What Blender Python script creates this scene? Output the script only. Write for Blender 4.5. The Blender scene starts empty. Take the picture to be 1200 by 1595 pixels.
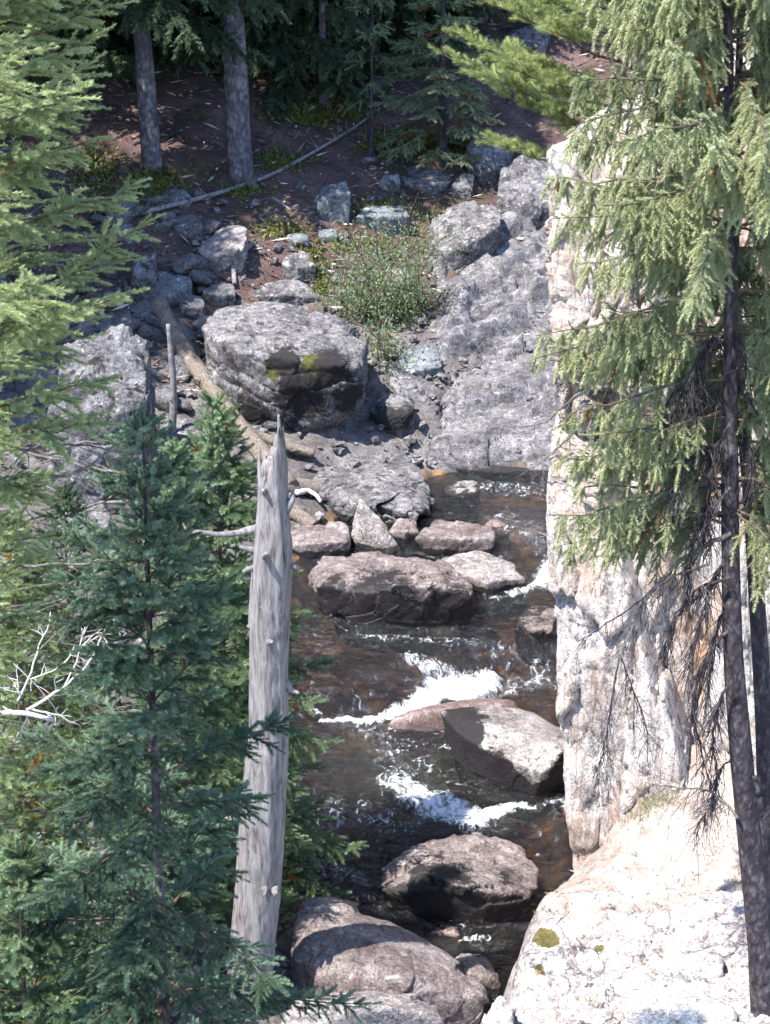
import bpy, bmesh, math, random
import numpy as np
from mathutils import Vector

# ------------------------------------------------------------------ camera, sky, sun, exposure
SC = bpy.context.scene
COL = SC.collection
H, PITCH, F = 8.0, math.radians(22.0), 2454.0        # camera height above the pool, downward pitch, focal length in photo pixels
CP, SP = math.cos(PITCH), math.sin(PITCH)

cam_d = bpy.data.cameras.new('camera')
cam = bpy.data.objects.new('camera', cam_d); COL.objects.link(cam)
cam.location = (0, 0, H); cam.rotation_euler = (math.pi/2 - PITCH, 0, 0)
cam_d.sensor_fit = 'VERTICAL'; cam_d.angle = 2*math.atan(797.5/F)
cam_d.clip_start = 0.05; cam_d.clip_end = 600
SC.camera = cam

SUN_DIR = Vector((-0.45, -0.34, 1.0)).normalized()  # towards the sun
world = bpy.data.worlds.new('World'); SC.world = world; world.use_nodes = True
wn = world.node_tree.nodes; wl = world.node_tree.links
bg = wn['Background']; sky = wn.new('ShaderNodeTexSky')
sky.sky_type = 'NISHITA'; sky.sun_disc = False
sky.sun_elevation = math.asin(SUN_DIR.z); sky.sun_rotation = math.atan2(SUN_DIR.x, SUN_DIR.y)
sky.altitude = 2500
wl.new(sky.outputs[0], bg.inputs[0]); bg.inputs[1].default_value = 0.15
sun_d = bpy.data.lights.new('sun', 'SUN'); sun_d.energy = 3.4; sun_d.angle = math.radians(0.55); sun_d.color = (1.0, 0.95, 0.87)
sun = bpy.data.objects.new('sun', sun_d); COL.objects.link(sun)
sun.rotation_euler = SUN_DIR.to_track_quat('Z', 'Y').to_euler(); sun.location = (-20, 0, 30)
SC.view_settings.view_transform = 'Standard'; SC.view_settings.look = 'None'
SC.view_settings.exposure = 2.0; SC.view_settings.gamma = 1.0
SC.render.engine = 'CYCLES'
SC.cycles.max_bounces = 6; SC.cycles.diffuse_bounces = 3; SC.cycles.glossy_bounces = 3
SC.cycles.transparent_max_bounces = 6; SC.cycles.transmission_bounces = 3
SC.cycles.use_denoising = True
SC.cycles.sample_clamp_indirect = 8

# ------------------------------------------------------------------ numeric helpers
RS = np.random.RandomState(7)
def _hash(ix, iy, iz, seed):
    h = (ix*374761393 + iy*668265263 + iz*2147483647 + seed*1274126177) & 0x7fffffff
    h = ((h ^ (h >> 13))*1274126177) & 0x7fffffff
    h = ((h ^ (h >> 15))*461845907) & 0x7fffffff
    return ((h ^ (h >> 16)) & 0xffff)/65535.0
def vnoise(p, seed=0):
    """smooth value noise in -1..1 at points p (n,3)"""
    p = np.asarray(p, float); i = np.floor(p).astype(np.int64); f = p - i
    f = f*f*f*(f*(f*6 - 15) + 10)
    r = 0
    for dx in (0, 1):
        wx = f[:, 0] if dx else 1 - f[:, 0]
        for dy in (0, 1):
            wy = f[:, 1] if dy else 1 - f[:, 1]
            for dz in (0, 1):
                wz = f[:, 2] if dz else 1 - f[:, 2]
                r = r + wx*wy*wz*_hash(i[:, 0]+dx, i[:, 1]+dy, i[:, 2]+dz, seed)
    return r*2 - 1
def fbm(p, octaves=4, seed=0, gain=0.5, lac=2.03):
    p = np.asarray(p, float); a, s, t = 1.0, 0, 0
    for k in range(octaves):
        s = s + a*vnoise(p*lac**k + 17.3*k, seed+k); t += a; a *= gain
    return s/t
def ridged(p, octaves=3, seed=0):
    p = np.asarray(p, float); a, s, t = 1.0, 0, 0
    for k in range(octaves):
        s = s + a*(1 - np.abs(vnoise(p*2.1**k + 9.1*k, seed+k))); t += a; a *= 0.5
    return s/t*2 - 1
def worley(p, seed=0):
    """returns (cell id value 0..1, F2-F1)"""
    p = np.asarray(p, float); i = np.floor(p).astype(np.int64)
    f1 = np.full(len(p), 9.0); f2 = np.full(len(p), 9.0); cid = np.zeros(len(p))
    for dx in (-1, 0, 1):
        for dy in (-1, 0, 1):
            for dz in (-1, 0, 1):
                c = i + (dx, dy, dz)
                q = np.stack([c[:, k] + _hash(c[:, 0], c[:, 1], c[:, 2], seed+11*k+1) for k in range(3)], 1)
                d = np.sqrt(((p - q)**2).sum(1)); m = d < f1
                f2 = np.where(m, f1, np.minimum(f2, d)); cid = np.where(m, _hash(c[:, 0], c[:, 1], c[:, 2], seed+77), cid); f1 = np.where(m, d, f1)
    return cid, f2 - f1
def facets(p, seed=0):
    """flat randomly tilted cells: broken-rock relief in about -0.5..0.5, and distance to the cell edge"""
    p = np.asarray(p, float); i = np.floor(p).astype(np.int64)
    f1 = np.full(len(p), 9.0); f2 = np.full(len(p), 9.0); h = np.zeros(len(p))
    for dx in (-1, 0, 1):
        for dy in (-1, 0, 1):
            for dz in (-1, 0, 1):
                c = i + (dx, dy, dz); hh = [_hash(c[:, 0], c[:, 1], c[:, 2], seed+11*k+1) for k in range(7)]
                o = p - np.stack([c[:, k] + hh[k] for k in range(3)], 1)
                d = np.sqrt((o**2).sum(1)); m = d < f1
                val = (hh[3] - .5)*.7 + o[:, 0]*(hh[4] - .5)*1.3 + o[:, 1]*(hh[5] - .5)*1.3 + o[:, 2]*(hh[6] - .5)*1.3
                f2 = np.where(m, f1, np.minimum(f2, d)); h = np.where(m, val, h); f1 = np.where(m, d, f1)
    return h, f2 - f1
def sstep(x, a, b):
    t = np.clip((np.asarray(x, float) - a)/(b - a), 0, 1); return t*t*(3 - 2*t)
def smax(a, b, k=0.3):
    h = np.clip(0.5 + 0.5*(a - b)/k, 0, 1); return b*(1 - h) + a*h + k*h*(1 - h)

# ------------------------------------------------------------------ mesh helper
class MB:
    def __init__(s): s.v = []; s.t = []; s.q = []; s.tint = []; s.n = 0; s.tm = []; s.qm = []
    def add(s, v, tris=None, quads=None, tint=0.5, mat=0):
        v = np.asarray(v, np.float32).reshape(-1, 3); k = len(v)
        if tris is not None and len(tris):
            s.t.append(np.asarray(tris, np.int64).reshape(-1, 3) + s.n); s.tm.append(np.full(len(s.t[-1]), mat))
        if quads is not None and len(quads):
            s.q.append(np.asarray(quads, np.int64).reshape(-1, 4) + s.n); s.qm.append(np.full(len(s.q[-1]), mat))
        s.v.append(v); s.tint.append(np.broadcast_to(np.asarray(tint, np.float32), (k,)) if np.ndim(tint) <= 1 else tint); s.n += k
    def mesh(s, name, mats, origin=(0, 0, 0), smooth=True, attrs=None):
        me = bpy.data.meshes.new(name)
        V = (np.concatenate(s.v) if s.v else np.zeros((0, 3))) - np.asarray(origin, np.float32)
        T = np.concatenate(s.t) if s.t else np.zeros((0, 3), np.int64)
        Q = np.concatenate(s.q) if s.q else np.zeros((0, 4), np.int64)
        mi = np.concatenate((s.tm or [np.zeros(0)]) + (s.qm or [np.zeros(0)])).astype(np.int32)
        me.vertices.add(len(V)); me.vertices.foreach_set('co', V.astype(np.float32).ravel())
        nl = T.size + Q.size; npoly = len(T) + len(Q)
        me.loops.add(nl); me.loops.foreach_set('vertex_index', np.concatenate([T.ravel(), Q.ravel()]).astype(np.int32))
        me.polygons.add(npoly)
        ls = np.concatenate([np.arange(len(T))*3, T.size + np.arange(len(Q))*4]).astype(np.int32)
        me.polygons.foreach_set('loop_start', ls)
        me.polygons.foreach_set('material_index', mi)
        me.update(calc_edges=True)
        me.polygons.foreach_set('use_smooth', np.full(npoly, bool(smooth)))
        a = me.attributes.new('tint', 'FLOAT', 'POINT'); a.data.foreach_set('value', np.concatenate(s.tint).astype(np.float32))
        for nm, val in (attrs or {}).items():
            a = me.attributes.new(nm, 'FLOAT', 'POINT'); a.data.foreach_set('value', np.asarray(val, np.float32))
        for m in (mats if isinstance(mats, (list, tuple)) else [mats]): me.materials.append(m)
        return me
    def build(s, name, mats, parent=None, origin=None, smooth=True, attrs=None):
        if parent is not None:
            org = np.array(parent.location); o = bpy.data.objects.new(name, s.mesh(name, mats, org, smooth, attrs))
            COL.objects.link(o); o.parent = parent
        else:
            org = np.array(origin if origin is not None else (0, 0, 0), float)
            o = bpy.data.objects.new(name, s.mesh(name, mats, org, smooth, attrs)); COL.objects.link(o); o.location = org
        return o
def tag(o, label=None, cat=None, group=None, kind=None):
    if label: o['label'] = label
    if cat: o['category'] = cat
    if group: o['group'] = group
    if kind: o['kind'] = kind
    return o
def empty(name, loc, label, cat, group=None):
    o = bpy.data.objects.new(name, None); COL.objects.link(o); o.location = loc; o.empty_display_size = 0.2
    return tag(o, label, cat, group)

def resample(pts, rad, n):
    pts = np.asarray(pts, float); rad = np.broadcast_to(np.asarray(rad, float), (len(pts),))
    d = np.r_[0, np.cumsum(np.linalg.norm(np.diff(pts, axis=0), axis=1))]
    t = np.linspace(0, d[-1], n)
    # Catmull-like smoothing through linear interpolation plus a small blur
    P = np.stack([np.interp(t, d, pts[:, k]) for k in range(3)], 1)
    for _ in range(2): P[1:-1] = 0.25*P[:-2] + 0.5*P[1:-1] + 0.25*P[2:]
    return P, np.interp(t, d, rad)
def tube(mb, pts, rad, sides=6, tint=0.5, mat=0, cap=True, rough=0.0, seed=0):
    pts = np.asarray(pts, float); n = len(pts); rad = np.broadcast_to(np.asarray(rad, float), (n,))
    tg = np.gradient(pts, axis=0); tg /= np.linalg.norm(tg, axis=1)[:, None] + 1e-9
    ref = np.array([0, 0, 1.0]) if abs(tg[:, 2]).mean() < 0.8 else np.array([1.0, 0, 0])
    a = np.cross(tg, ref); a /= np.linalg.norm(a, axis=1)[:, None] + 1e-9
    b = np.cross(tg, a)
    th = np.arange(sides)*2*math.pi/sides
    rr = np.repeat(rad[:, None], sides, 1)
    if rough:
        q = np.stack([np.repeat(np.arange(n)[:, None], sides, 1).ravel()*0.35, np.tile(np.cos(th)*1.6, n), np.tile(np.sin(th)*1.6, n)+seed], 1)
        rr = rr*(1 + rough*fbm(q, 3, seed).reshape(n, sides))
    V = pts[:, None, :] + rr[..., None]*(np.cos(th)[None, :, None]*a[:, None, :] + np.sin(th)[None, :, None]*b[:, None, :])
    i = np.arange(n-1)[:, None]*sides; j = np.arange(sides)[None, :]; j2 = (j+1) % sides
    Q = np.stack([i+j, i+j2, i+sides+j2, i+sides+j], -1).reshape(-1, 4)
    V = V.reshape(-1, 3); T = None
    if cap:
        V = np.vstack([V, pts[:1], pts[-1:]]); m = n*sides; k = np.arange(sides); k2 = (k+1) % sides
        T = np.vstack([np.stack([k2, k, np.full(sides, m)], 1), np.stack([(n-1)*sides+k, (n-1)*sides+k2, np.full(sides, m+1)], 1)])
    mb.add(V, T, Q, tint, mat)
def grid_quads(nu, nv):
    i = np.arange(nu-1)[:, None]*nv; j = np.arange(nv-1)[None, :]
    return np.stack([i+j, i+nv+j, i+nv+j+1, i+j+1], -1).reshape(-1, 4)

# ------------------------------------------------------------------ materials
def mat(name):
    m = bpy.data.materials.new(name); m.use_nodes = True
    return m, m.node_tree.nodes, m.node_tree.links, m.node_tree.nodes['Principled BSDF']
def ramp(N, L, src, stops, interp='LINEAR'):
    r = N.new('ShaderNodeValToRGB'); e = r.color_ramp; e.interpolation = interp
    while len(e.elements) < len(stops): e.elements.new(0.5)
    for k, (p, c) in enumerate(stops):
        e.elements[k].position = p; e.elements[k].color = (c, c, c, 1) if np.isscalar(c) else (*c, 1)
    L.new(src, r.inputs[0]); return r.outputs[0]
def noise(N, L, vec, scale, detail=6, rough=0.6, dist=0.0):
    n = N.new('ShaderNodeTexNoise'); n.inputs['Scale'].default_value = scale; n.inputs['Detail'].default_value = detail
    n.inputs['Roughness'].default_value = rough; n.inputs['Distortion'].default_value = dist
    L.new(vec, n.inputs['Vector']); return n.outputs[0]
def mix(N, L, fac, a, b, blend='MIX'):
    m = N.new('ShaderNodeMix'); m.data_type = 'RGBA'; m.blend_type = blend
    for sock, val in ((m.inputs[0], fac), (m.inputs[6], a), (m.inputs[7], b)):
        if isinstance(val, bpy.types.NodeSocket): L.new(val, sock)
        elif np.isscalar(val): sock.default_value = val
        else: sock.default_value = (*val, 1)
    return m.outputs[2]
def math_(N, L, op, a, b=0.0):
    m = N.new('ShaderNodeMath'); m.operation = op
    for sock, val in ((m.inputs[0], a), (m.inputs[1], b)):
        if isinstance(val, bpy.types.NodeSocket): L.new(val, sock)
        else: sock.default_value = val
    return m.outputs[0]
def objvec(N, L, scale=(1, 1, 1), rot=(0, 0, 0)):
    tc = N.new('ShaderNodeTexCoord'); oi = N.new('ShaderNodeObjectInfo')
    mp = N.new('ShaderNodeMapping'); mp.inputs['Scale'].default_value = scale; mp.inputs['Rotation'].default_value = rot
    ad = N.new('ShaderNodeVectorMath'); ad.operation = 'ADD'
    mu = N.new('ShaderNodeMath'); mu.operation = 'MULTIPLY'; mu.inputs[1].default_value = 37.0
    L.new(oi.outputs['Random'], mu.inputs[0]); L.new(tc.outputs['Object'], ad.inputs[0]); L.new(mu.outputs[0], ad.inputs[1])
    L.new(ad.outputs[0], mp.inputs['Vector']); return mp.outputs[0]
def attr(N, nm):
    a = N.new('ShaderNodeAttribute'); a.attribute_name = nm; return a.outputs['Fac']
def bump(N, L, b, h, strength=0.5, dist=0.02, prev=None):
    n = N.new('ShaderNodeBump'); n.inputs['Strength'].default_value = strength; n.inputs['Distance'].default_value = dist
    L.new(h, n.inputs['Height'])
    if prev is not None: L.new(prev, n.inputs['Normal'])
    if b is not None: L.new(n.outputs[0], b.inputs['Normal'])
    return n.outputs[0]
def rock_mat(name, dark, mid, light, lichen=(0.55, 0.55, 0.52), black=0.35, pale=0.35, rough=0.85, scale=1.0, crack=0.3, strata=(1, 1, 1), rot=(0, 0, 0), moss=True, mossc=((0.03, 0.035, 0.008), (0.10, 0.10, 0.02)), bstr=0.7):
    m, N, L, b = mat(name); v = objvec(N, L); vs = objvec(N, L, strata, rot)
    c = ramp(N, L, noise(N, L, vs, 2.6*scale, 7, 0.7, 0.4), [(0.32, dark), (0.5, mid), (0.66, light)])
    g = ramp(N, L, noise(N, L, v, 60*scale, 3, 0.7), [(0.3, 0.35), (0.5, 1.0), (0.7, 1.6)])
    c = mix(N, L, 0.85, c, g, 'MULTIPLY')
    g2 = ramp(N, L, noise(N, L, v, 15*scale, 5, 0.75, 0.2), [(0.34, 0.42), (0.5, 1.0), (0.64, 1.5)])
    c = mix(N, L, 0.8, c, g2, 'MULTIPLY')
    # pale lichen blotches
    f = ramp(N, L, noise(N, L, v, 9*scale, 7, 0.75, 0.5), [(0.62 - 0.16*pale, 0), (0.68 - 0.16*pale, 1)])
    c = mix(N, L, math_(N, L, 'MULTIPLY', f, 0.75), c, lichen)
    # black lichen and pits
    f = ramp(N, L, noise(N, L, v, 7.3*scale, 7, 0.78, 0.3), [(0.30 + 0.16*black, 1), (0.36 + 0.16*black, 0)])
    c = mix(N, L, math_(N, L, 'MULTIPLY', f, 0.85), c, (0.022, 0.02, 0.022))
    if moss:
        mm = ramp(N, L, math_(N, L, 'ADD', attr(N, 'moss'), math_(N, L, 'MULTIPLY', math_(N, L, 'SUBTRACT', noise(N, L, v, 7*scale, 8, 0.78), 0.5), 2.0)), [(0.5, 0), (0.58, 1)])
        mc = ramp(N, L, noise(N, L, v, 18, 5), [(0.35, mossc[0]), (0.7, mossc[1])])
        c = mix(N, L, mm, c, mc)
        bk = ramp(N, L, math_(N, L, 'ADD', attr(N, 'stain_shade'), math_(N, L, 'MULTIPLY', math_(N, L, 'SUBTRACT', noise(N, L, v, 5*scale, 8, 0.8), 0.5), 2.0)), [(0.46, 0), (0.6, 1)])
        c = mix(N, L, math_(N, L, 'MULTIPLY', bk, 0.97), c, (0.013, 0.011, 0.012))  # dark stains, plus undercut shade painted on the tilted slab
    L.new(c, b.inputs['Base Color']); b.inputs['Roughness'].default_value = rough
    b.inputs['Specular IOR Level'].default_value = 0.35
    ck = ramp(N, L, noise(N, L, vs, 1.7*scale, 5, 0.55, 0.2), [(0.485, 1), (0.5, 0), (0.515, 1)])
    c0 = c; c = mix(N, L, math_(N, L, 'MULTIPLY', math_(N, L, 'SUBTRACT', 1.0, ck), min(1, crack)), c, (.03, .027, .028)); L.new(c, b.inputs['Base Color'])
    n1 = bump(N, L, None, ck, crack, 0.04)
    n2 = bump(N, L, None, noise(N, L, vs, 14*scale, 6, 0.75), bstr, 0.03, n1)
    bump(N, L, b, noise(N, L, v, 70*scale, 4, 0.7), bstr*0.8, 0.008, n2)
    return m
M = {}
M['granite'] = rock_mat('granite_grey', (.055, .05, .055), (.13, .123, .128), (.235, .225, .23), lichen=(.36, .35, .355), black=0.75, pale=0.36)
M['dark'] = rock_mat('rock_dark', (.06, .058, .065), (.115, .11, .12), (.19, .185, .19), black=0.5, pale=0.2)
M['blue'] = rock_mat('rock_blue_grey', (.075, .085, .095), (.13, .145, .155), (.21, .225, .23), black=0.3, pale=0.2)
M['river'] = rock_mat('rock_river', (.075, .058, .055), (.15, .12, .115), (.24, .205, .2), lichen=(.36, .33, .32), black=0.25, pale=0.1, rough=0.6, bstr=0.5)
M['riverpale'] = rock_mat('rock_river_pale', (.12, .102, .098), (.225, .198, .193), (.34, .31, .30), black=0.35, pale=0.3)
M['smooth'] = rock_mat('rock_smooth_wet', (.085, .058, .05), (.13, .092, .085), (.185, .145, .14), black=0.05, pale=0.0, rough=0.42, crack=0.0, bstr=0.25)
M['pale'] = rock_mat('rock_pale', (.27, .24, .225), (.41, .385, .37), (.55, .53, .52), lichen=(.68, .67, .66), black=0.15, pale=0.5)
M['slope'] = rock_mat('rock_slope', (.05, .047, .052), (.12, .113, .12), (.22, .21, .22), lichen=(.34, .33, .34), black=0.55, pale=0.3, strata=(0.6, 1.3, 2.0), rot=(0.2, 0.5, 0.3), bstr=.5)
# ------------------------------------------------------------------ lie of the land
def tab(x, xs, ys): return np.interp(x, xs, ys)
def x_left(y): return tab(y, [7, 9.3, 10.2, 11.2, 12.5, 14, 16, 17.5, 18.6, 19.4, 20.2, 22], [0.9, 0.7, 0.2, -1.5, -1.9, -1.7, -1.4, -1.1, -0.6, 0.2, 1.2, 4])
def x_right(y): return tab(y, [7, 9.5, 10.5, 12, 14, 16, 18, 20, 24], [0.9, 1.15, 1.5, 1.9, 2.3, 3.0, 3.8, 5.5, 9])
def water_z(x, y):
    x = np.asarray(x, float); y = np.asarray(y, float)
    yc = 14.05 + 0.42*(x + 0.65)                      # the upper little fall runs slantwise
    z = 0.10*sstep(y, 11.9 - 0.15*x, 12.7 - 0.15*x) + 0.30*sstep(y, yc - 0.15, yc + 0.45) + 0.03*np.clip(y - 15, 0, 6)
    return z
def hill_y0(x): return tab(x, [-12, -4, -2, -0.5, 0.5, 3, 8], [17.0, 17.6, 18.6, 19.6, 20.1, 20.0, 19.0])
def T(x, y):
    x = np.asarray(x, float); y = np.asarray(y, float)
    wz = water_z(x, y)
    dl = x_left(y) - x; dr = x - x_right(y)
    d = np.maximum(dl, dr)                            # >0 on a bank
    base = wz - 0.38 + 0.44*sstep(d, -0.7, 0.05)
    left = wz + 0.05 + 0.30*np.clip(dl, 0, None); left = np.minimum(left, 1.5 + 0.05*np.clip(dl, 0, 40))
    z = np.where(dl > 0, smax(base, left, 0.1), base)
    rb = wz + 0.05 + 1.3*np.clip(dr, 0, None)*sstep(y, 11.0, 12.5); rb = np.minimum(rb, 5.5 + 0.1*np.clip(dr, 0, 50))
    z = np.where(dr > 0, smax(z, rb, 0.1), z)
    s = y - hill_y0(x)
    hill = 0.75 + 0.40*np.clip(s, 0, None) + 0.004*np.clip(s - 14, 0, None)**2 + 0.16*np.clip(x - 2.5, 0, 12)*sstep(s, 0, 4) + 0.10*np.clip(-2 - x, 0, 14)*sstep(s, 0, 3)
    hill = hill - 3.0*np.clip(-s, 0, 3)
    z = smax(z, hill, 0.35)
    P = np.stack([x, y, np.zeros_like(x)], -1).reshape(-1, 3)
    onhill = sstep(s, 0.0, 2.5).reshape(-1); bank = sstep(d, 0.0, 1.2).reshape(-1)
    n = fbm(P*0.45, 3, 3)*0.32*onhill + fbm(P*1.7, 3, 9)*0.10*np.maximum(onhill, bank)
    return z + n.reshape(z.shape)
def ray(u, v): return np.array([u - 600.0, F*CP + (797.5 - v)*SP, -F*SP + (797.5 - v)*CP])
def P(u, v, y):
    """world point seen at photo pixel (u, v) standing at ground distance y"""
    r = ray(u, v); return np.array([0, 0, H]) + r*(y/r[1])
_ys = np.arange(6.0, 70.0, 0.04)
def G(u, v, water=True, y0=6.0):
    """ground point seen at photo pixel (u, v)"""
    r = ray(u, v); q = np.array([0, 0, H])[None] + r[None]*(_ys/r[1])[:, None]
    t = T(q[:, 0], q[:, 1])
    if water: t = np.maximum(t, water_z(q[:, 0], q[:, 1]) - 0.02)
    k = np.argmax((q[:, 2] < t) & (_ys > y0)); return q[k]
def ground(x, y): return float(T(np.array([x]), np.array([y]))[0])

# terrain sheet: fine where the photo looks, coarse far out
gx = np.unique(np.concatenate([np.linspace(-90, -9, 36), np.arange(-9, 9, 0.085), np.linspace(9, 90, 36)]))
gy = np.unique(np.concatenate([np.linspace(-30, 6, 16), np.arange(6, 36, 0.1), np.linspace(36, 150, 60)]))
X, Y = np.meshgrid(gx, gy, indexing='ij')
Z = T(X.ravel(), Y.ravel()).reshape(X.shape)
s_ = Y - hill_y0(X)
PX = np.stack([X, Y, Z], -1).reshape(-1, 3)
Z = Z + (fbm(PX*5.0, 3, 21)*0.045*sstep(np.maximum(s_, np.maximum(x_left(Y) - X, X - x_right(Y))).ravel(), -0.2, 0.8)).reshape(X.shape)
# rocky scree low on the hill and along the stream, needle litter above
rocky = (1 - sstep(s_, 2.0, 5.5))*0.8 + 0.35*sstep(X, 2.0, 4.5) + 0.25*fbm(PX*0.8, 3, 5).reshape(X.shape)
bed = 1 - sstep(np.maximum(x_left(Y) - X, X - x_right(Y)), -0.1, 0.25)
bed = bed*(1 - sstep(s_, -0.4, 0.3))
blob = facets(PX*(2.6, 2.6, 1.0), 5)
Z = Z + ((0.22*blob[0] - 0.08*(1 - sstep(blob[1], 0, .12))).reshape(X.shape))*np.clip(rocky, 0, 1)*(1 - bed)
g = MB(); g.add(np.stack([X, Y, Z], -1).reshape(-1, 3), quads=grid_quads(len(gx), len(gy)))
m, N, L, b = mat('ground_soil'); v = objvec(N, L)
lit = ramp(N, L, noise(N, L, v, 1.6, 8, 0.65, 0.5), [(0.3, (.035, .022, .021)), (0.5, (.095, .056, .052)), (0.7, (.18, .12, .105))])
lit = mix(N, L, 0.9, lit, ramp(N, L, noise(N, L, v, 38, 5, 0.8), [(0.3, 0.3), (0.5, 0.9), (0.68, 2.2)]), 'MULTIPLY')
grn = ramp(N, L, noise(N, L, v, 0.9, 6, 0.7), [(0.56, 0), (0.64, 1)])
lit = mix(N, L, math_(N, L, 'MULTIPLY', grn, 0.75), lit, ramp(N, L, noise(N, L, v, 14, 5), [(0.3, (.022, .03, .008)), (0.7, (.085, .085, .02))]))
rk = ramp(N, L, noise(N, L, v, 2.2, 9, 0.7, 0.3), [(0.3, (.06, .052, .055)), (0.5, (.14, .125, .125)), (0.7, (.27, .25, .25))])
rk = mix(N, L, 0.85, rk, ramp(N, L, noise(N, L, v, 24, 5, 0.8), [(0.3, 0.25), (0.5, 0.95), (0.7, 1.7)]), 'MULTIPLY')
rf = ramp(N, L, math_(N, L, 'ADD', attr(N, 'rocky'), math_(N, L, 'MULTIPLY', math_(N, L, 'SUBTRACT', noise(N, L, v, 5, 7, 0.7), 0.5), 1.2)), [(0.42, 0), (0.55, 1)])
c = mix(N, L, rf, lit, rk)
bd = ramp(N, L, noise(N, L, v, 2.0, 8, 0.7, 0.6), [(0.34, (.04, .028, .024)), (0.46, (.14, .08, .036)), (0.58, (.36, .215, .08)), (0.7, (.36, .28, .2))])
vo = N.new('ShaderNodeTexVoronoi'); vo.inputs['Scale'].default_value = 4.5; L.new(v, vo.inputs['Vector'])
bd = mix(N, L, 0.7, bd, ramp(N, L, vo.outputs['Color'], [(0.2, 0.45), (0.8, 1.5)]), 'MULTIPLY')
bd = mix(N, L, math_(N, L, 'MULTIPLY', attr(N, 'pool_sky'), 0.9), bd, (.022, .032, .062)); c = mix(N, L, attr(N, 'bed'), c, bd)  # darker pool bed with the sky's reflected blue painted into it
L.new(c, b.inputs['Base Color']); b.inputs['Roughness'].default_value = 0.95
n1 = bump(N, L, None, noise(N, L, v, 16, 8, 0.75), 0.9, 0.05)
bump(N, L, b, noise(N, L, v, 60, 5, 0.75), 0.8, 0.015, n1)
tag(g.build('hillside', m, attrs={'rocky': rocky.ravel(), 'bed': bed.ravel(), 'pool_sky': (1.1*(1 - sstep(Y, 13.6, 14.4))*(1 - sstep(X, 1.0, 1.5)) + .75*np.exp(-((X + .2)/1.2)**2 - ((Y - 15.2)/.5)**2)).clip(0, 1).ravel()}), kind='structure')

# ------------------------------------------------------------------ the stream
wx = np.arange(-3.2, 6.5, 0.03); wy = np.arange(8.2, 20.9, 0.03)
X, Y = np.meshgrid(wx, wy, indexing='ij'); Wz = water_z(X, Y)
def seg_d(X, Y, a, b):
    a = np.array(a, float); b = np.array(b, float); ab = b - a
    t = np.clip(((X - a[0])*ab[0] + (Y - a[1])*ab[1])/(ab@ab), 0, 1)
    return np.hypot(X - a[0] - t*ab[0], Y - a[1] - t*ab[1]), t
def wp(u, v, z=0.1): r = ray(u, v); k = (z - H)/r[2]; return (r[0]*k, r[1]*k)
foam = np.zeros_like(X)
def fo(u0, v0, u1, v1, w0, w1, s, z):
    global foam
    d, t = seg_d(X, Y, wp(u0, v0, z), wp(u1, v1, z)); w = w0 + (w1 - w0)*t
    foam = np.maximum(foam, s*(1 - sstep(d, 0.25*w, 1.25*w)))
fo(575, 1098, 700, 1052, .09, .24, 1.0, .3); fo(700, 1052, 760, 1035, .24, .2, .95, .35); fo(500, 1095, 575, 1100, .035, .06, .9, .3)
fo(760, 1040, 850, 1020, .16, .24, .34, .4); fo(560, 1120, 640, 1200, .3, .3, .24, .1); fo(520, 1260, 640, 1270, .3, .25, .26, .1); fo(470, 1090, 500, 1096, .02, .03, .6, .25)
fo(650, 1240, 740, 1272, .22, .2, .85, .1); fo(740, 1270, 815, 1252, .13, .07, 1.0, .1); fo(610, 1215, 680, 1245, .2, .22, .55, .1); fo(815, 1255, 890, 1245, .06, .08, .5, .1)
fo(845, 905, 872, 870, .18, .2, .9, .5); fo(770, 925, 850, 905, .08, .12, .55, .5); fo(740, 750, 870, 760, .25, .35, .27, .6); fo(780, 800, 870, 850, .3, .35, .28, .55)
fo(560, 985, 850, 1000, .1, .15, .26, .45); fo(640, 1020, 720, 1030, .12, .12, .5, .4); fo(470, 1340, 560, 1370, .15, .15, .3, .0); fo(720, 1465, 760, 1460, .05, .05, .6, .0)
fo(690, 1160, 740, 1195, .04, .04, .45, .1); fo(900, 1215, 880, 1260, .08, .08, .5, .1); fo(520, 1130, 660, 1160, .1, .1, .22, .1)
Q3 = np.stack([X.ravel(), Y.ravel(), np.zeros(X.size)], 1)
rip = fbm(Q3*(4.5, 9.0, 1), 4, 31).reshape(X.shape)*0.036 + ridged(Q3*(2.2, 3.6, 1), 2, 35).reshape(X.shape)*0.014
rough = np.clip(foam, 0, 1)
Wz = Wz + rip*(0.9 + 1.2*rough) + rough*(0.02 + 0.05*fbm(Q3*(13, 13, 1), 4, 44).reshape(X.shape))
w = MB(); w.add(np.stack([X, Y, Wz], -1).reshape(-1, 3), quads=grid_quads(len(wx), len(wy)))
m, N, L, b = mat('stream_water')
out = N['Material Output']; N.remove(b); v = objvec(N, L)
tr = N.new('ShaderNodeBsdfTransparent'); tr.inputs[0].default_value = (.66, .51, .34, 1)
gl = N.new('ShaderNodeBsdfGlossy'); gl.inputs['Roughness'].default_value = 0.09
fr = N.new('ShaderNodeFresnel'); fr.inputs[0].default_value = 1.8
n1 = bump(N, L, None, noise(N, L, objvec(N, L, (1, 1.7, 1)), 6, 5, 0.6, 0.5), 1.0, 0.20)
n1 = bump(N, L, None, noise(N, L, v, 42, 3, 0.6), 0.45, 0.012, n1)
L.new(n1, gl.inputs['Normal']); L.new(n1, fr.inputs['Normal'])
ms = N.new('ShaderNodeMixShader'); L.new(fr.outputs[0], ms.inputs[0]); L.new(tr.outputs[0], ms.inputs[1]); L.new(gl.outputs[0], ms.inputs[2])
fd = N.new('ShaderNodeBsdfDiffuse'); fd.inputs[0].default_value = (.62, .66, .70, 1)
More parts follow.
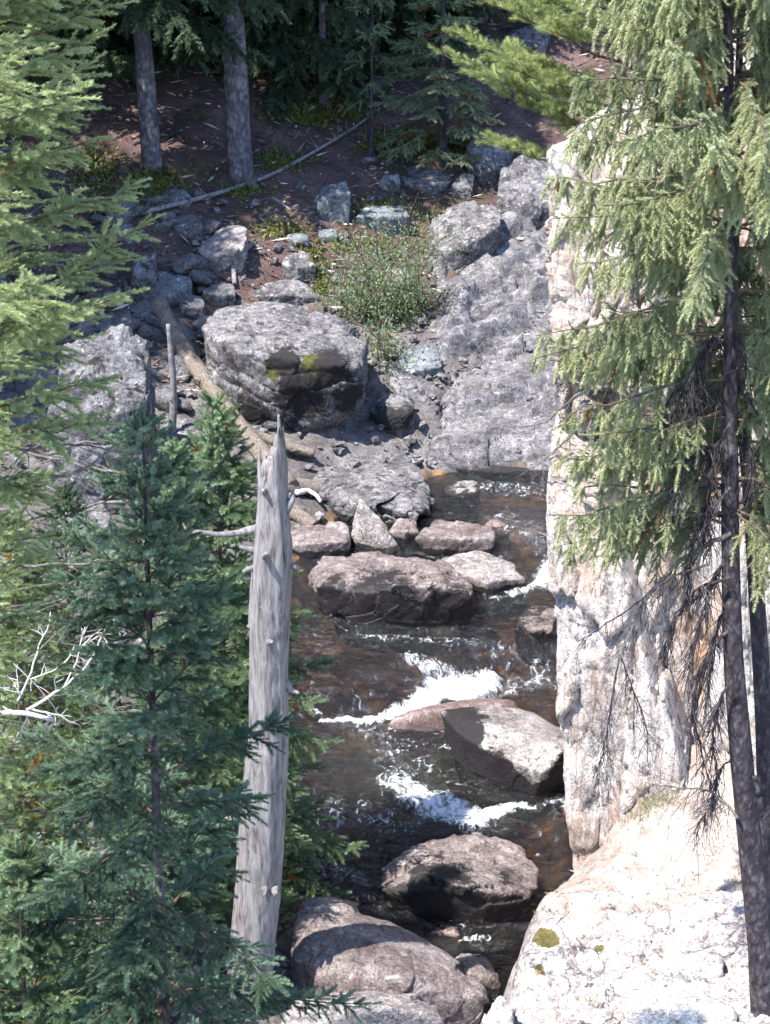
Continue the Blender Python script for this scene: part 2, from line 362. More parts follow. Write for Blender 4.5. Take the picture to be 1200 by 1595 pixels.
nf = math_(N, L, 'MULTIPLY', math_(N, L, 'SUBTRACT', noise(N, L, objvec(N, L, (1.0, .75, .3)), 11, 8, 0.78, 1.6), 0.5), 3.6)
ff = ramp(N, L, math_(N, L, 'ADD', attr(N, 'foam'), nf), [(0.36, 0), (1.15, .9)])
glints = ramp(N, L, noise(N, L, v, 55, 2, 0.6), [(0.66, 0), (0.72, 1)])
sp = math_(N, L, 'MULTIPLY', glints, ramp(N, L, attr(N, 'foam'), [(0.15, 0), (0.4, 1)]))  # white specks painted in as sun glints on the broken water
ff = math_(N, L, 'MAXIMUM', ff, sp)
m2 = N.new('ShaderNodeMixShader'); L.new(ff, m2.inputs[0]); L.new(ms.outputs[0], m2.inputs[1]); L.new(fd.outputs[0], m2.inputs[2])
L.new(m2.outputs[0], out.inputs[0])
tag(w.build('stream_water', m, attrs={'foam': foam.ravel()}), kind='structure')
# ------------------------------------------------------------------ rocks: convex solids from measured corners, chipped, rounded and weathered
def ico(sub):
    bm = bmesh.new(); bmesh.ops.create_icosphere(bm, subdivisions=sub, radius=1)
    V = np.array([v.co[:] for v in bm.verts]); Tt = np.array([[v.index for v in f.verts] for f in bm.faces]); bm.free(); return V, Tt
ICO = {k: ico(k) for k in (4, 5, 6, 7)}
def hull_planes(pts):
    bm = bmesh.new()
    for p in pts: bm.verts.new(p)
    bmesh.ops.convex_hull(bm, input=bm.verts[:])
    bm.normal_update(); c = pts.mean(0); n = []; d = []
    for f in bm.faces:
        k = np.array(f.normal); a = np.array(f.verts[0].co)
        if f.calc_area() < 1e-7: continue
        s = k@(a - c)
        if s < 0: k = -k; s = -s
        if s < 1e-4: continue
        if any(k@n[i] > 0.9995 and abs(s - d[i]) < 1e-3*s + 1e-4 for i in range(len(n))): continue
        n.append(k); d.append(s)
    bm.free(); return c, np.array(n), np.array(d)
def rock_shape(pts, seed, chips=9, p=18, amp=1.0, sub=6, strata=None):
    r = np.random.RandomState(seed); c, n, d = hull_planes(pts)
    sup = lambda k: ((pts - c)@k).max()
    for _ in range(chips):
        k = r.normal(size=3); k /= np.linalg.norm(k); n = np.vstack([n, k]); d = np.r_[d, sup(k)*r.uniform(0.86, 0.97)]
    D, Tt = ICO[sub]
    size = np.ptp(pts, axis=0); D = D*size; D = D/np.linalg.norm(D, axis=1)[:, None]
    q = np.clip(D@n.T, 1e-4, None)/d[None]
    qm = q.max(1); R = 1/(qm*((q/qm[:, None])**p).sum(1)**(1/p))
    V = D*R[:, None]; S = float(np.median(size))
    # weather it: broad undulation, ledges and pits along the outward direction
    V0 = V/S*2.0 + seed*3.1
    dn = 0.03*fbm(V0*1.2, 3, seed) - 0.035*np.clip(ridged(V0*1.6, 2, seed+5), 0, 1)**2 + 0.022*fbm(V0*5, 4, seed+9)
    fh, e = facets(V0*1.25 + 0.25*fbm(V0*2, 2, seed+60)[:, None], seed+3); dn += 0.12*fh - 0.02*(1 - sstep(e, 0, 0.05))
    fh, e = facets(V0*3.4, seed+4); dn += 0.035*fh
    dn += 0.012*fbm(V0*14, 3, seed+19)
    if strata is not None:
        k = np.asarray(strata, float); h = V0@(k/np.linalg.norm(k)); h = h*4 + 0.8*fbm(V0*1.5, 2, seed+30)
        dn += 0.02*(np.abs((h % 1) - 0.5)*2)**3*-1.5
    V = V*(1 + amp*dn)[:, None]
    return c, V, Tt, S
ROCKS = {}
def rock(label, base, pts, mt='granite', name='boulder', cat='boulder', seed=None, group=None, embed=0.3, water=False, y=None, chips=8, p=36, amp=.85, sub=6, moss=None, stain_shade=None, strata=None, foot=.74):
    seed = seed if seed is not None else len(ROCKS)*13 + 5
    yb = y if y is not None else G(*base)[1]
    A = np.array([P(u, v, yb + dy) for u, v, dy in pts])
    c = A.mean(0); dmax = max(q[2] for q in pts); dmin = min(q[2] for q in pts)
    extra = []
    hz = np.ptp(A[:, 2])
    for (u, v, dy), a in zip(pts, A):
        if dy > dmin + 0.6*(dmax - dmin): extra.append(a + (c - a)*0.12 + np.array([0, 0.35*hz + 0.1, -0.35*hz]))
    low = np.array([0, 0, 0.0])
    for a in A:
        q = c + (a - c)*foot; zg = max(ground(q[0], q[1]), -9); extra.append(np.array([q[0], q[1] + 0.05, min(zg - embed, a[2] - 0.05)]))
    Pn = np.vstack([A] + [np.array(extra)])
    c, V, Tt, S = rock_shape(Pn, seed, chips, p, amp, sub, strata)
    mb = MB(); mb.add(V + c, Tt)
    at = {'moss': np.zeros(len(V)), 'stain_shade': np.zeros(len(V))}
    for nm, sp in (('moss', moss), ('stain_shade', stain_shade)):
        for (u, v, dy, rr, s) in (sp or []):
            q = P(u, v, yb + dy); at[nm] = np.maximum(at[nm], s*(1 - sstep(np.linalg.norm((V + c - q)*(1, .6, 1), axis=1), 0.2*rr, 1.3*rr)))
    W_ = V + c; wz = water_z(W_[:, 0], W_[:, 1])
    if 9.5 < c[1] < 20.3 and abs(A[:, 2].min() - wz.mean()) < .45 and mt not in ('pale', 'smooth'):
        at['stain_shade'] = np.maximum(at['stain_shade'], .8*(1 - sstep(W_[:, 2] - wz, .02, .15)))
    o = mb.build(name, M[mt], origin=(c[0], c[1], Pn[:, 2].min()), attrs=at)
    tag(o, label, cat, group); ROCKS[len(ROCKS)] = o
    return o
GR = 'boulders fallen along the stream'
# -- middle distance, around the big boulder
rock('huge lichen-covered block boulder with black mossy front, largest boulder beside the fallen log', (455, 695),
     [(332, 640, .6), (372, 668, .35), (452, 694, .2), (520, 672, .2), (566, 640, .35), (310, 505, 1.0), (345, 474, 1.6), (435, 466, 1.9), (525, 484, 1.8), (572, 525, 1.2), (582, 590, .8), (330, 560, .5), (352, 535, .28), (425, 560, -.05), (510, 562, -.05), (560, 570, .15)],
     'granite', sub=7, chips=8, amp=.95, foot=.40, moss=[(430, 575, .0, .25, .85), (490, 575, -.05, .32, .9), (540, 560, .1, .2, .6)],
     stain_shade=[(440, 560, 0, .4, .75), (520, 575, 0, .5, .8), (470, 615, .1, .6, .8), (395, 645, .25, .4, .85), (545, 620, .2, .4, .75), (460, 665, .2, .4, .6)], strata=(0.25, -0.5, 0.8))
rock('pale oval-topped boulder perched over a dark hollow, upper left of the slope', (340, 432), [(325, 425, .25), (372, 408, .3), (305, 388, .3), (322, 402, .05), (380, 385, .1), (388, 365, .4), (328, 362, .8), (362, 349, .9), (382, 354, .8)], 'riverpale', group=None)
rock('dark bluish cracked boulder, tallest on the litter slope above the shrub', (515, 352), [(482, 346, .3), (545, 346, .2), (476, 325, .3), (497, 315, .05), (520, 300, .1), (548, 300, .2), (505, 291, .5), (540, 282, .6)], 'blue')
rock('long flat grey block lying beside the dark bluish boulder', (595, 366), [(553, 360, .2), (634, 364, .2), (551, 338, .1), (595, 336, 0), (640, 336, .1), (570, 316, .7), (628, 320, .7)], 'blue')
rock('broad flat slab overhanging a dark gap below the mossy green patch', (660, 300), [(634, 298, .3), (695, 296, .3), (622, 280, .2), (640, 288, -.1), (690, 289, -.1), (706, 282, .2), (632, 260, .8), (670, 254, .9), (700, 264, .7)], 'granite')
rock('small blocky grey rock wedged between the overhanging slab and the tall outcrop', (718, 318), [(703, 312, .15), (738, 316, .15), (702, 290, .1), (738, 290, .05), (720, 268, .4), (738, 270, .4)], 'granite')
rock('tall pale outcrop standing under the pine branches', (770, 300), [(730, 285, .3), (792, 320, .3), (724, 232, .4), (745, 262, 0), (790, 262, 0), (735, 212, .7), (775, 204, .9), (800, 228, .8)], 'granite', name='rock_outcrop', cat='rock outcrop', sub=6)
rock('massive grey bedrock hump against the bright cliff edge', (820, 372), [(782, 365, .3), (850, 340, .3), (770, 315, .2), (800, 345, .1), (860, 320, .1), (780, 258, .9), (820, 226, 1.4), (880, 236, 1.4), (880, 330, .5)], 'granite', name='rock_outcrop', cat='rock outcrop', sub=6)
rock('lumpy two-humped grey boulder overhanging a black crevice right of the shrub', (720, 432), [(690, 425, .3), (735, 420, .2), (765, 395, .25), (666, 372, .4), (690, 398, .0), (745, 372, -.05), (782, 345, .2), (672, 338, .9), (718, 312, 1.1), (784, 318, .9)], 'granite', sub=6, stain_shade=[(720, 400, 0, .3, .5)])
rock('rounded bluish boulder tucked behind the big block boulder', (655, 602), [(630, 600, .2), (682, 598, .2), (612, 565, .3), (640, 580, .0), (692, 570, .2), (632, 537, .6), (680, 530, .7)], 'blue')
rock('whitish elongated rock leaning diagonally below the rounded bluish boulder', (655, 645), [(640, 634, .1), (668, 642, .1), (682, 626, .2), (600, 590, .3), (625, 612, 0), (608, 567, .5), (645, 576, .5), (670, 605, .35)], 'granite', p=12)
rock('dark rounded rock with pale speckled top at the right foot of the big boulder', (610, 676), [(585, 674, .15), (645, 660, .15), (568, 640, .2), (590, 648, -.05), (640, 640, 0), (657, 632, .2), (590, 604, .6), (630, 606, .6)], 'granite', p=10, stain_shade=[(600, 655, 0, .35, .8), (630, 650, 0, .3, .7)])
rock('rough lumpy grey boulder with flat top below the big boulder', (560, 835), [(495, 800, .9), (545, 825, .35), (640, 838, .1), (484, 735, 1.2), (500, 772, .7), (575, 785, .2), (655, 805, .0), (500, 702, 2.1), (560, 694, 2.3), (622, 698, 2.2), (652, 715, 1.8), (678, 775, .9)], 'granite', sub=7, amp=1.35, chips=12)
rock('pale pointed pyramid rock standing upright among the stream boulders', (585, 868), [(543, 852, .3), (600, 866, .05), (634, 867, .1), (541, 835, .3), (575, 832, .1), (560, 768, .35), (570, 776, .35), (600, 815, .15)], 'riverpale', chips=3, p=24, amp=.7)
rock('low brown slab half hidden behind the grey snag', (500, 874), [(440, 868, .2), (540, 872, .1), (440, 845, .1), (500, 846, 0), (550, 845, .1), (450, 818, .6), (545, 812, .6)], 'river')
rock('brown block with flat dry top behind the pale angular rock', (712, 868), [(652, 866, .1), (768, 864, .1), (648, 838, .0), (710, 838, -.05), (772, 836, .0), (680, 802, .7), (768, 816, .6)], 'river')
rock('small reddish wedge rock between the pyramid rock and the brown block', (630, 852), [(608, 845, .1), (648, 850, .1), (604, 828, .1), (630, 828, 0), (655, 830, .1), (620, 806, .4), (648, 806, .4)], 'river')
rock('smooth oval boulder alone in the upper shallow water', (718, 778), [(690, 774, .15), (748, 773, .15), (681, 760, .15), (700, 764, 0), (740, 764, 0), (756, 758, .15), (700, 742, .45), (742, 738, .45)], 'riverpale', p=9, amp=.6, stain_shade=[(718, 772, .02, .3, .65)])
rock('broad rough boulder with undercut wet front, widest in midstream', (600, 988), [(505, 960, .45), (560, 975, .3), (640, 985, .15), (742, 972, .1), (467, 888, .7), (490, 905, .4), (560, 915, .05), (640, 910, -.05), (735, 915, -.05), (743, 940, 0), (500, 862, 1.2), (590, 862, 1.3), (670, 868, 1.2), (735, 900, .5)], 'river', sub=7, amp=1.25, chips=10, foot=.48, stain_shade=[(600, 960, .1, .7, .85), (520, 940, .4, .4, .9), (700, 955, 0, .5, .8), (620, 930, 0, .35, .7)])
rock('pale jagged rock jutting right behind the broad midstream boulder', (780, 930), [(738, 926, .2), (815, 914, .15), (690, 890, .4), (760, 905, .0), (823, 902, .15), (684, 868, .7), (745, 856, .9), (795, 868, .8)], 'riverpale', chips=10)
rock('tiny flat stone lying behind the broad midstream boulder', (655, 872), [(637, 870, .05), (674, 870, .05), (636, 858, .1), (674, 858, .1), (655, 848, .3)], 'river', sub=5, p=10)
rock('pale reddish pebble on top of the brown block upstream', (700, 808), [(684, 808, .05), (722, 808, .05), (690, 797, .2), (716, 796, .2)], 'river', sub=4, p=9)
rock('grey rounded rock touching the foot of the bright cliff', (830, 1008), [(815, 1003, .1), (857, 1002, .1), (802, 968, .2), (830, 982, 0), (862, 978, .05), (820, 945, .5), (850, 937, .55), (870, 945, .5)], 'river')
rock('long smooth wet lip rock splitting the white water', (690, 1145), [(570, 1112, .0), (640, 1138, -.05), (690, 1150, .0), (760, 1140, .1), (828, 1112, .2), (585, 1100, .05), (690, 1098, .05), (800, 1090, .2), (690, 1080, .16), (785, 1066, .32), (832, 1084, .35)], 'smooth', p=8, amp=.5, sub=6, embed=.35)
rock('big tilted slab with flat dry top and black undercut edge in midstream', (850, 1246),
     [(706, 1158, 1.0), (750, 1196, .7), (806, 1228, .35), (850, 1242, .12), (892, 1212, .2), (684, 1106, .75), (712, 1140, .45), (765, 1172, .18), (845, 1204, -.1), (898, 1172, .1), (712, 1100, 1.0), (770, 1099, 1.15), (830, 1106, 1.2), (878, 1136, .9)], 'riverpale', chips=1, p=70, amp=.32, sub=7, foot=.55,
     stain_shade=[(715, 1162, .6, .42, 1.5), (760, 1198, .4, .42, 1.5), (806, 1226, .2, .30, 1.4), (888, 1208, .05, .26, 1.3), (845, 1238, .05, .26, 1.3)])  # undercut face: overhang shade painted in along with the wet darkening
rock('wide brown boulder with dark wet face at the lower end of the pool', (700, 1455), [(610, 1432, .25), (700, 1453, .1), (812, 1440, .1), (566, 1362, .5), (600, 1392, .2), (690, 1378, .0), (760, 1385, -.05), (832, 1390, .05), (640, 1306, .9), (745, 1297, 1.0), (818, 1314, .9), (846, 1350, .5)], 'river', sub=7, amp=1.1, foot=.45, stain_shade=[(690, 1425, .05, .55, .95), (785, 1430, .05, .4, .95), (620, 1415, .2, .25, .8)])
rock('huge brown rounded boulder behind the snag at the bottom edge', (600, 1600), [(440, 1600, .3), (600, 1620, .0), (770, 1600, .1), (430, 1470, .4), (520, 1500, .1), (640, 1520, .0), (760, 1560, .1), (455, 1395, 1.0), (525, 1388, 1.2), (605, 1420, 1.1), (690, 1462, .8), (778, 1535, .4)], 'river', sub=7, p=12, amp=.8, y=8.9)
rock('low brown rock lying against the back of the huge bottom boulder', (545, 1425), [(495, 1415, .1), (590, 1425, .1), (490, 1392, .1), (590, 1402, .1), (520, 1370, .5), (565, 1366, .5)], 'river', sub=5)
rock('grey brown boulder in the corner between the ledge and the huge bottom boulder', (745, 1570), [(700, 1560, .1), (785, 1575, .1), (700, 1490, .3), (745, 1510, .05), (784, 1530, .1), (712, 1472, .5), (760, 1478, .5)], 'river', sub=6, p=11)
rock('pale rough rock at the very bottom right of the snag', (560, 1610), [(410, 1620, .1), (700, 1620, .1), (420, 1570, .2), (560, 1562, .05), (690, 1580, .1), (470, 1556, .4), (600, 1548, .5), (680, 1562, .4)], 'riverpale', sub=6, amp=1.4, y=8.35)
rock('white boulder in the bottom corner below the ledge moss', (775, 1610), [(742, 1610, .1), (806, 1610, .1), (750, 1568, .1), (800, 1570, .05), (775, 1540, .3), (798, 1548, .3)], 'pale', sub=5, p=11, y=8.3)
rock('dark wet stone in the narrow water below the wide brown boulder', (690, 1472), [(655, 1468, .1), (728, 1470, .1), (655, 1450, .1), (728, 1452, .05), (690, 1438, .3)], 'smooth', sub=5, p=10)
rock('reddish drowned boulder breaking the dark pool beside the snag', (500, 1092), [(450, 1085, .1), (560, 1092, .1), (450, 1062, .3), (520, 1072, .1), (570, 1078, .2), (470, 1032, .8), (530, 1042, .7)], 'smooth', p=8, amp=.6, sub=6)
rock('dark wet corner rock at the tip of the tilted slab by the cliff', (885, 1225), [(868, 1215, .1), (905, 1222, .1), (866, 1160, .3), (884, 1165, .1), (905, 1175, .2), (880, 1138, .5)], 'river', sub=5)
rock('little black pointed stone on the edge of the lower white water', (762, 1312), [(750, 1311, .03), (772, 1310, .03), (748, 1304, .04), (768, 1294, .08), (760, 1300, 0)], 'dark', sub=4, name='stone', cat='stone')
rock('dark flat rock in the shallows below the oval boulder', (775, 835), [(745, 838, .1), (795, 832, .1), (745, 822, .2), (790, 815, .25), (770, 808, .4)], 'smooth', sub=5)
# -- left bank and upper slope
rock('steep grey rock wall with vertical cracks behind the young spruces', (150, 800), [(70, 790, .4), (235, 730, .3), (85, 640, .1), (150, 650, -.1), (232, 620, .0), (100, 520, .7), (160, 495, 1.0), (228, 520, .9), (240, 640, .6)], 'dark', name='rock_outcrop', cat='rock outcrop', sub=7, amp=1.5, stain_shade=[(120, 560, .2, .9, .5), (180, 640, .1, .8, .5)], chips=8)
rock('angular pointed rock with a dark split face left of the perched boulder', (225, 462), [(205, 455, .1), (240, 460, .1), (204, 425, .1), (222, 430, -.05), (244, 425, .1), (215, 396, .3), (242, 384, .35)], 'granite', p=22)
rock('tilted flat slab above the end of the fallen log', (268, 472), [(240, 468, .1), (285, 466, .1), (238, 455, .0), (270, 462, -.05), (302, 432, .2), (262, 424, .5), (296, 428, .45)], 'blue', p=22)
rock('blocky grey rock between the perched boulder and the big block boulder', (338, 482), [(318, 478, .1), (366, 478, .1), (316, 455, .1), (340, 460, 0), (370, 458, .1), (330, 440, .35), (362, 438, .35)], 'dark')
rock('pale broken rock above the shrub with moss at its edge', (465, 442), [(440, 436, .1), (492, 438, .1), (438, 412, .1), (466, 418, 0), (494, 412, .1), (448, 392, .35), (486, 390, .35)], 'granite', moss=[(490, 400, .2, .15, .8)])
rock('flat speckled rock rising just behind the top of the big block boulder', (445, 480), [(385, 480, .1), (498, 480, .1), (386, 462, .1), (440, 460, 0), (498, 462, .1), (410, 440, .5), (460, 434, .55), (488, 446, .45)], 'granite')
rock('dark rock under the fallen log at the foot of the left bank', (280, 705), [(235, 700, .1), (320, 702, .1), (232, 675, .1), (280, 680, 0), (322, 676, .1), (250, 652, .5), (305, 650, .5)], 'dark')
rock('small bluish stone directly above the willow shrub', (507, 381), [(490, 378, .05), (528, 380, .05), (489, 366, .05), (508, 366, 0), (530, 366, .05), (498, 354, .2), (522, 353, .2)], 'blue', sub=5, p=10)
rock('small rounded dark stone left of the bluish stone above the shrub', (462, 386), [(442, 384, .05), (484, 385, .05), (442, 370, .05), (462, 370, 0), (486, 372, .05), (450, 358, .2), (476, 358, .2)], 'blue', sub=5, p=10)
rock('pale smooth rock showing through the willow shrub', (618, 482), [(594, 478, .1), (640, 480, .1), (594, 440, .2), (618, 448, 0), (642, 442, .2), (606, 412, .6), (634, 414, .6)], 'riverpale')
rock('grey outcrop lit at the top right behind the pine', (812, 92), [(775, 88, .2), (850, 92, .2), (772, 70, .2), (810, 72, 0), (855, 72, .1), (795, 48, .7), (840, 36, .9), (860, 44, .8)], 'granite', name='rock_outcrop', cat='rock outcrop')
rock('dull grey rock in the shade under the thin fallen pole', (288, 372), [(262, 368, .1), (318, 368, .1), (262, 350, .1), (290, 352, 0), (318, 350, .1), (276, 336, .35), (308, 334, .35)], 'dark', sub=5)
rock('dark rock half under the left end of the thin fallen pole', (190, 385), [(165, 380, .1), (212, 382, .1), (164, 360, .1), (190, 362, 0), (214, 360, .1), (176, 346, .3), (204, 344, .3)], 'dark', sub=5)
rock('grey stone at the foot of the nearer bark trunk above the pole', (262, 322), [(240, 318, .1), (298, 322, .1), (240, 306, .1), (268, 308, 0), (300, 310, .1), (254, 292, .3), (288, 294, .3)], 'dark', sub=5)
rock('pale stone at the right end of the litter slope beside the slab', (604, 300), [(588, 298, .05), (626, 299, .05), (587, 284, .05), (626, 284, .05), (600, 272, .25), (620, 270, .25)], 'granite', sub=5)
rock('light grey loose block on the scree below the tilted flat slab', (300, 500), [(278, 498, .05), (318, 500, .05), (276, 476, .05), (298, 480, 0), (320, 474, .05), (288, 458, .3), (314, 460, .3)], 'granite', sub=5)
rock('brown-topped stone on the rock slope by the rounded bluish boulder', (672, 545), [(652, 545, .05), (692, 548, .05), (650, 535, .1), (694, 535, .1), (664, 525, .3), (688, 526, .3)], 'river', sub=5)
rock('gravelly grey boulder on the left bank behind the dark spruce', (140, 1350), [(85, 1365, .1), (190, 1370, .1), (80, 1335, .1), (140, 1335, 0), (196, 1340, .1), (105, 1305, .4), (165, 1300, .5)], 'granite')
rock('grey rounded boulder among the young spruces on the left bank', (130, 860), [(85, 858, .1), (180, 860, .1), (84, 820, .1), (130, 825, 0), (184, 820, .1), (105, 785, .5), (160, 782, .5)], 'granite')

# loose stones on the scree: small, alike, each its own object
proto = []
for k in range(7):
    r = np.random.RandomState(400+k); pts = r.normal(size=(14, 3)); pts /= np.linalg.norm(pts, axis=1)[:, None]; pts *= np.array([1, .8, .62])*r.uniform(.85, 1.1, 3)
    c, V, Tt, S = rock_shape(pts, 60+k, 5, 14, 1.1, 4); q = MB(); q.add(V, Tt)
    for mt in ('granite', 'dark', 'blue'):
        proto.append((q.mesh('stone', M[mt], attrs={'moss': np.zeros(len(V)), 'stain_shade': np.zeros(len(V))}), mt))
def stones(region, n, smin, smax, label, group, mts, seed, y0=6.0, emb=.25):
    r = np.random.RandomState(seed); k = 0; pool = [q for q in proto if q[1] in mts]
    while k < n:
        u = r.uniform(region[0], region[2]); v = r.uniform(region[1], region[3]); g_ = G(u, v, False, y0)
        s = smin*(smax/smin)**(r.rand()**2.2)
        o = bpy.data.objects.new('stone', pool[r.randint(len(pool))][0]); COL.objects.link(o)
        o.location = (g_[0], g_[1], ground(g_[0], g_[1]) + s*emb); o.scale = (s, s, s)
        o.rotation_euler = (r.uniform(-.5, .5), r.uniform(-.5, .5), r.uniform(0, 6.3)); tag(o, label, 'stone', group); k += 1
stones((165, 300, 330, 640), 24, .2, .55, 'large angular dark block jammed in the scree beside the thick fallen log', 'large blocks in the scree by the fallen log', ('granite', 'dark'), 9, emb=.1)
stones((150, 300, 330, 640), 46, .07, .36, 'small grey loose stone in the scree left of the big boulder', 'loose scree stones left of the big boulder', ('granite', 'dark'), 1)
stones((390, 290, 680, 460), 40, .05, .2, 'small loose stone on the litter slope around the willow shrub', 'loose stones around the willow shrub', ('granite', 'blue', 'dark'), 2)
stones((560, 235, 780, 320), 26, .05, .18, 'small loose stone at the foot of the mossy bank under the little spruce', 'loose stones under the little spruce', ('granite', 'blue'), 3)
stones((660, 640, 850, 690), 34, .04, .13, 'small loose rubble stone at the bottom of the rock slope above the water', 'rubble at the foot of the rock slope', ('granite',), 4)
stones((200, 170, 560, 300), 22, .03, .09, 'tiny pale stone in the brown needle litter below the two trunks', 'tiny stones in the needle litter', ('granite',), 5)
stones((40, 1330, 330, 1560), 50, .02, .07, 'small stone on the gravel of the left bank by the dark spruce', 'gravel stones on the left bank', ('granite', 'dark'), 6)
stones((655, 395, 850, 640), 45, .03, .11, 'small loose chip lying on the bare rock slope', 'loose chips on the rock slope', ('granite',), 8, emb=.9)
# ------------------------------------------------------------------ bare rock slope right of the shrub
sx = np.arange(0.2, 7.5, 0.035); sy = np.arange(19.5, 27.5, 0.035)
X, Y = np.meshgrid(sx, sy, indexing='ij'); xf, yf = X.ravel(), Y.ravel()
edge = sstep(X + .5*fbm(np.stack([X.ravel(), Y.ravel(), 0*X.ravel()], 1)*1.3, 3, 61).reshape(X.shape), 0.25 + 0.07*(Y - 20), 0.9 + 0.07*(Y - 20))*sstep(Y, 19.6, 20.0)*(1 - sstep(Y, 25.2, 26.6))
Q3 = np.stack([xf, yf, xf*0], 1); base = T(xf, yf)
hq = (yf - 0.55*xf + 0.5*fbm(Q3*0.7, 3, 51))*0.85           # ledges running up to the right
st = np.floor(hq) + sstep(hq - np.floor(hq), 0.0, 0.22)
led = (st - hq)*0.22*(0.55 + 0.45*fbm(Q3*0.6, 2, 66))
cid, e = worley(Q3*(1.5, 2.4, 1), 52)
fh, e2 = facets(Q3*(1.3, 2.2, 1) + 0.3*fbm(Q3*1.5, 2, 57)[:, None], 55); fh2, e3 = facets(Q3*(4.5, 6.5, 1), 56)
zz = base + 0.12 + led + 0.06*fbm(Q3*1.6, 3, 53) + 0.015*fbm(Q3*8, 4, 54) + 0.21*fh - 0.03*(1 - sstep(e2, 0, .05)) + 0.03*fh2 + .010*fbm(Q3*24, 2, 59)
for (a_, b_, wd, dp) in (((668, 622), (848, 492), .10, .26), ((700, 432), (852, 345), .12, .30), ((700, 660), (860, 628), .07, .14), ((690, 560), (850, 452), .06, .12), ((720, 500), (846, 400), .05, .10)):
    p0, p1 = G(*a_), G(*b_); ab = (p1 - p0)[:2]; rel = np.stack([xf - p0[0], yf - p0[1]], 1) + .22*np.stack([fbm(Q3*1.4, 3, 101), fbm(Q3*1.4, 3, 102)], 1)
    t_ = (rel@ab)/(ab@ab); dd_ = (rel[:, 0]*ab[1] - rel[:, 1]*ab[0])/np.linalg.norm(ab); on = sstep(t_, -.05, .1)*(1 - sstep(t_, .95, 1.15))
    zz += on*(-dp*np.exp(-(dd_/wd)**2) + .5*dp*np.exp(-((dd_ + wd*2.2)/(wd*2.2))**2))
zz = np.where(edge.ravel() < 1, base - 0.45 + (zz - base + 0.45)*edge.ravel(), zz)
s = MB(); s.add(np.stack([xf, yf, zz], 1), quads=grid_quads(len(sx), len(sy)))
tag(s.build('rock_slope', M['slope'], attrs={'moss': 0.30*sstep(fbm(Q3*.8, 3, 58), 0.1, .5), 'stain_shade': 0.25*sstep(Y.ravel(), 20.6, 21.2)}), kind='structure')
# wash-smoothed pale shelf at the waterline
rock('smooth pale washed rock shelf at the head of the stream', (760, 742), [(650, 728, .1), (760, 742, 0), (880, 742, 0), (645, 718, .2), (690, 728, 0.05), (660, 700, .7), (750, 690, .9), (880, 690, .9)], 'riverpale', name='rock_shelf', cat='rock shelf', p=10, amp=.6, sub=6, chips=3)

# ------------------------------------------------------------------ the sunlit cliff on the right
def blocks(specs, y0):
    mb = MB(); mo = []
    for k, (pts, dx, dy, amp, sub) in enumerate(specs):
        A = np.array([P(u, v, y0 + d) for u, v, d in pts]); B = A + np.array([dx, dy, 0.0]) + (A.mean(0) - A)*.12
        c, V, Tt, S = rock_shape(np.vstack([A, B]), 700 + 7*k, 5, 60, amp, sub)
        W = V + c; q = W*np.array([1, 1, .28])
        f, e = facets(q*2.3 + .15*fbm(W*2, 2, 31)[:, None], 40 + k); f2, e2 = facets(W*(7, 7, 4), 60 + k); n_ = V/np.linalg.norm(V, axis=1)[:, None]; n_[:, 2] *= .3
        W = W + n_*(.16*f - .07*(1 - sstep(e, 0, .05)) + .035*f2 - .012*(1 - sstep(e2, 0, .08)) + .02*fbm(W*(16, 16, 5), 3, 33))[:, None]
        mb.add(W, Tt)
        mo.append(np.full(len(W), (1.0 if k in (2, 3, 4, 6) else .15)))
    return mb, np.concatenate(mo)
CB = [([(850, 235, .15), (847, 480, .12), (862, 596, .2), (905, 604, .0), (930, 174, .55), (985, 215, -.15), (972, 618, -.25), (1095, 205, -.2), (1090, 640, -.15)], .8, 2.2, .30, 7),
      ([(852, 640, .35), (848, 720, .12), (854, 950, .05), (868, 1150, .0), (903, 1440, -.05), (935, 760, -.1), (955, 850, -.2), (1000, 1010, -.35), (1052, 1215, -.5), (1066, 1420, -.5), (930, 690, .3)], 1.0, 2.2, .30, 7),
      ([(915, 600, .30), (1125, 560, .15), (1130, 1400, -.1), (955, 900, .25), (1000, 1050, .15), (1040, 1400, .0), (1010, 820, .0)], .8, 2.0, .35, 7),
      ([(1058, 90, .0), (1320, 40, -.7), (1320, 1330, -1.0), (1105, 1290, -.25), (1085, 600, .15), (1160, 800, -.1)], .8, 2.0, .4, 7),
      ([(1142, 450, -.3), (1330, 430, -.9), (1330, 560, -.9), (1150, 545, -.3), (1165, 480, -.45)], .5, 1.5, .5, 6),
      ([(975, 172, .9), (1330, -80, .2), (1330, 400, .2), (1000, 400, .7), (1110, 40, .6)], .8, 2.4, .4, 6),
      ([(1062, 690, .05), (1118, 700, -.2), (1125, 850, -.2), (1075, 900, .0)], .5, 1.4, .5, 6),
      ([(862, 585, .25), (925, 640, -.05), (918, 690, .0), (866, 668, .25), (900, 610, .0)], .7, 1.6, .5, 6),
      ([(900, 700, .0), (950, 720, -.15), (945, 800, -.1), (908, 770, .05)], .5, 1.4, .5, 6),
      ([(975, 1060, -.2), (1030, 1080, -.45), (1068, 1230, -.6), (1000, 1420, -.5), (960, 1420, -.3)], .5, 1.5, .4, 6)]
cl, oxa = blocks(CB, 11.1)
m = rock_mat('cliff_rock', (.22, .19, .18), (.40, .36, .345), (.54, .50, .485), lichen=(.58, .56, .56), black=0.3, pale=0.45, strata=(3.2, 3.2, .45), crack=0.5)
N = m.node_tree.nodes; L = m.node_tree.links; b = N['Principled BSDF']; v = objvec(N, L, (1, 1, .45))
src = b.inputs['Base Color'].links[0].from_socket
ox = ramp(N, L, noise(N, L, v, 1.6, 7, 0.65, 0.5), [(0.46, 0), (0.6, 1)])
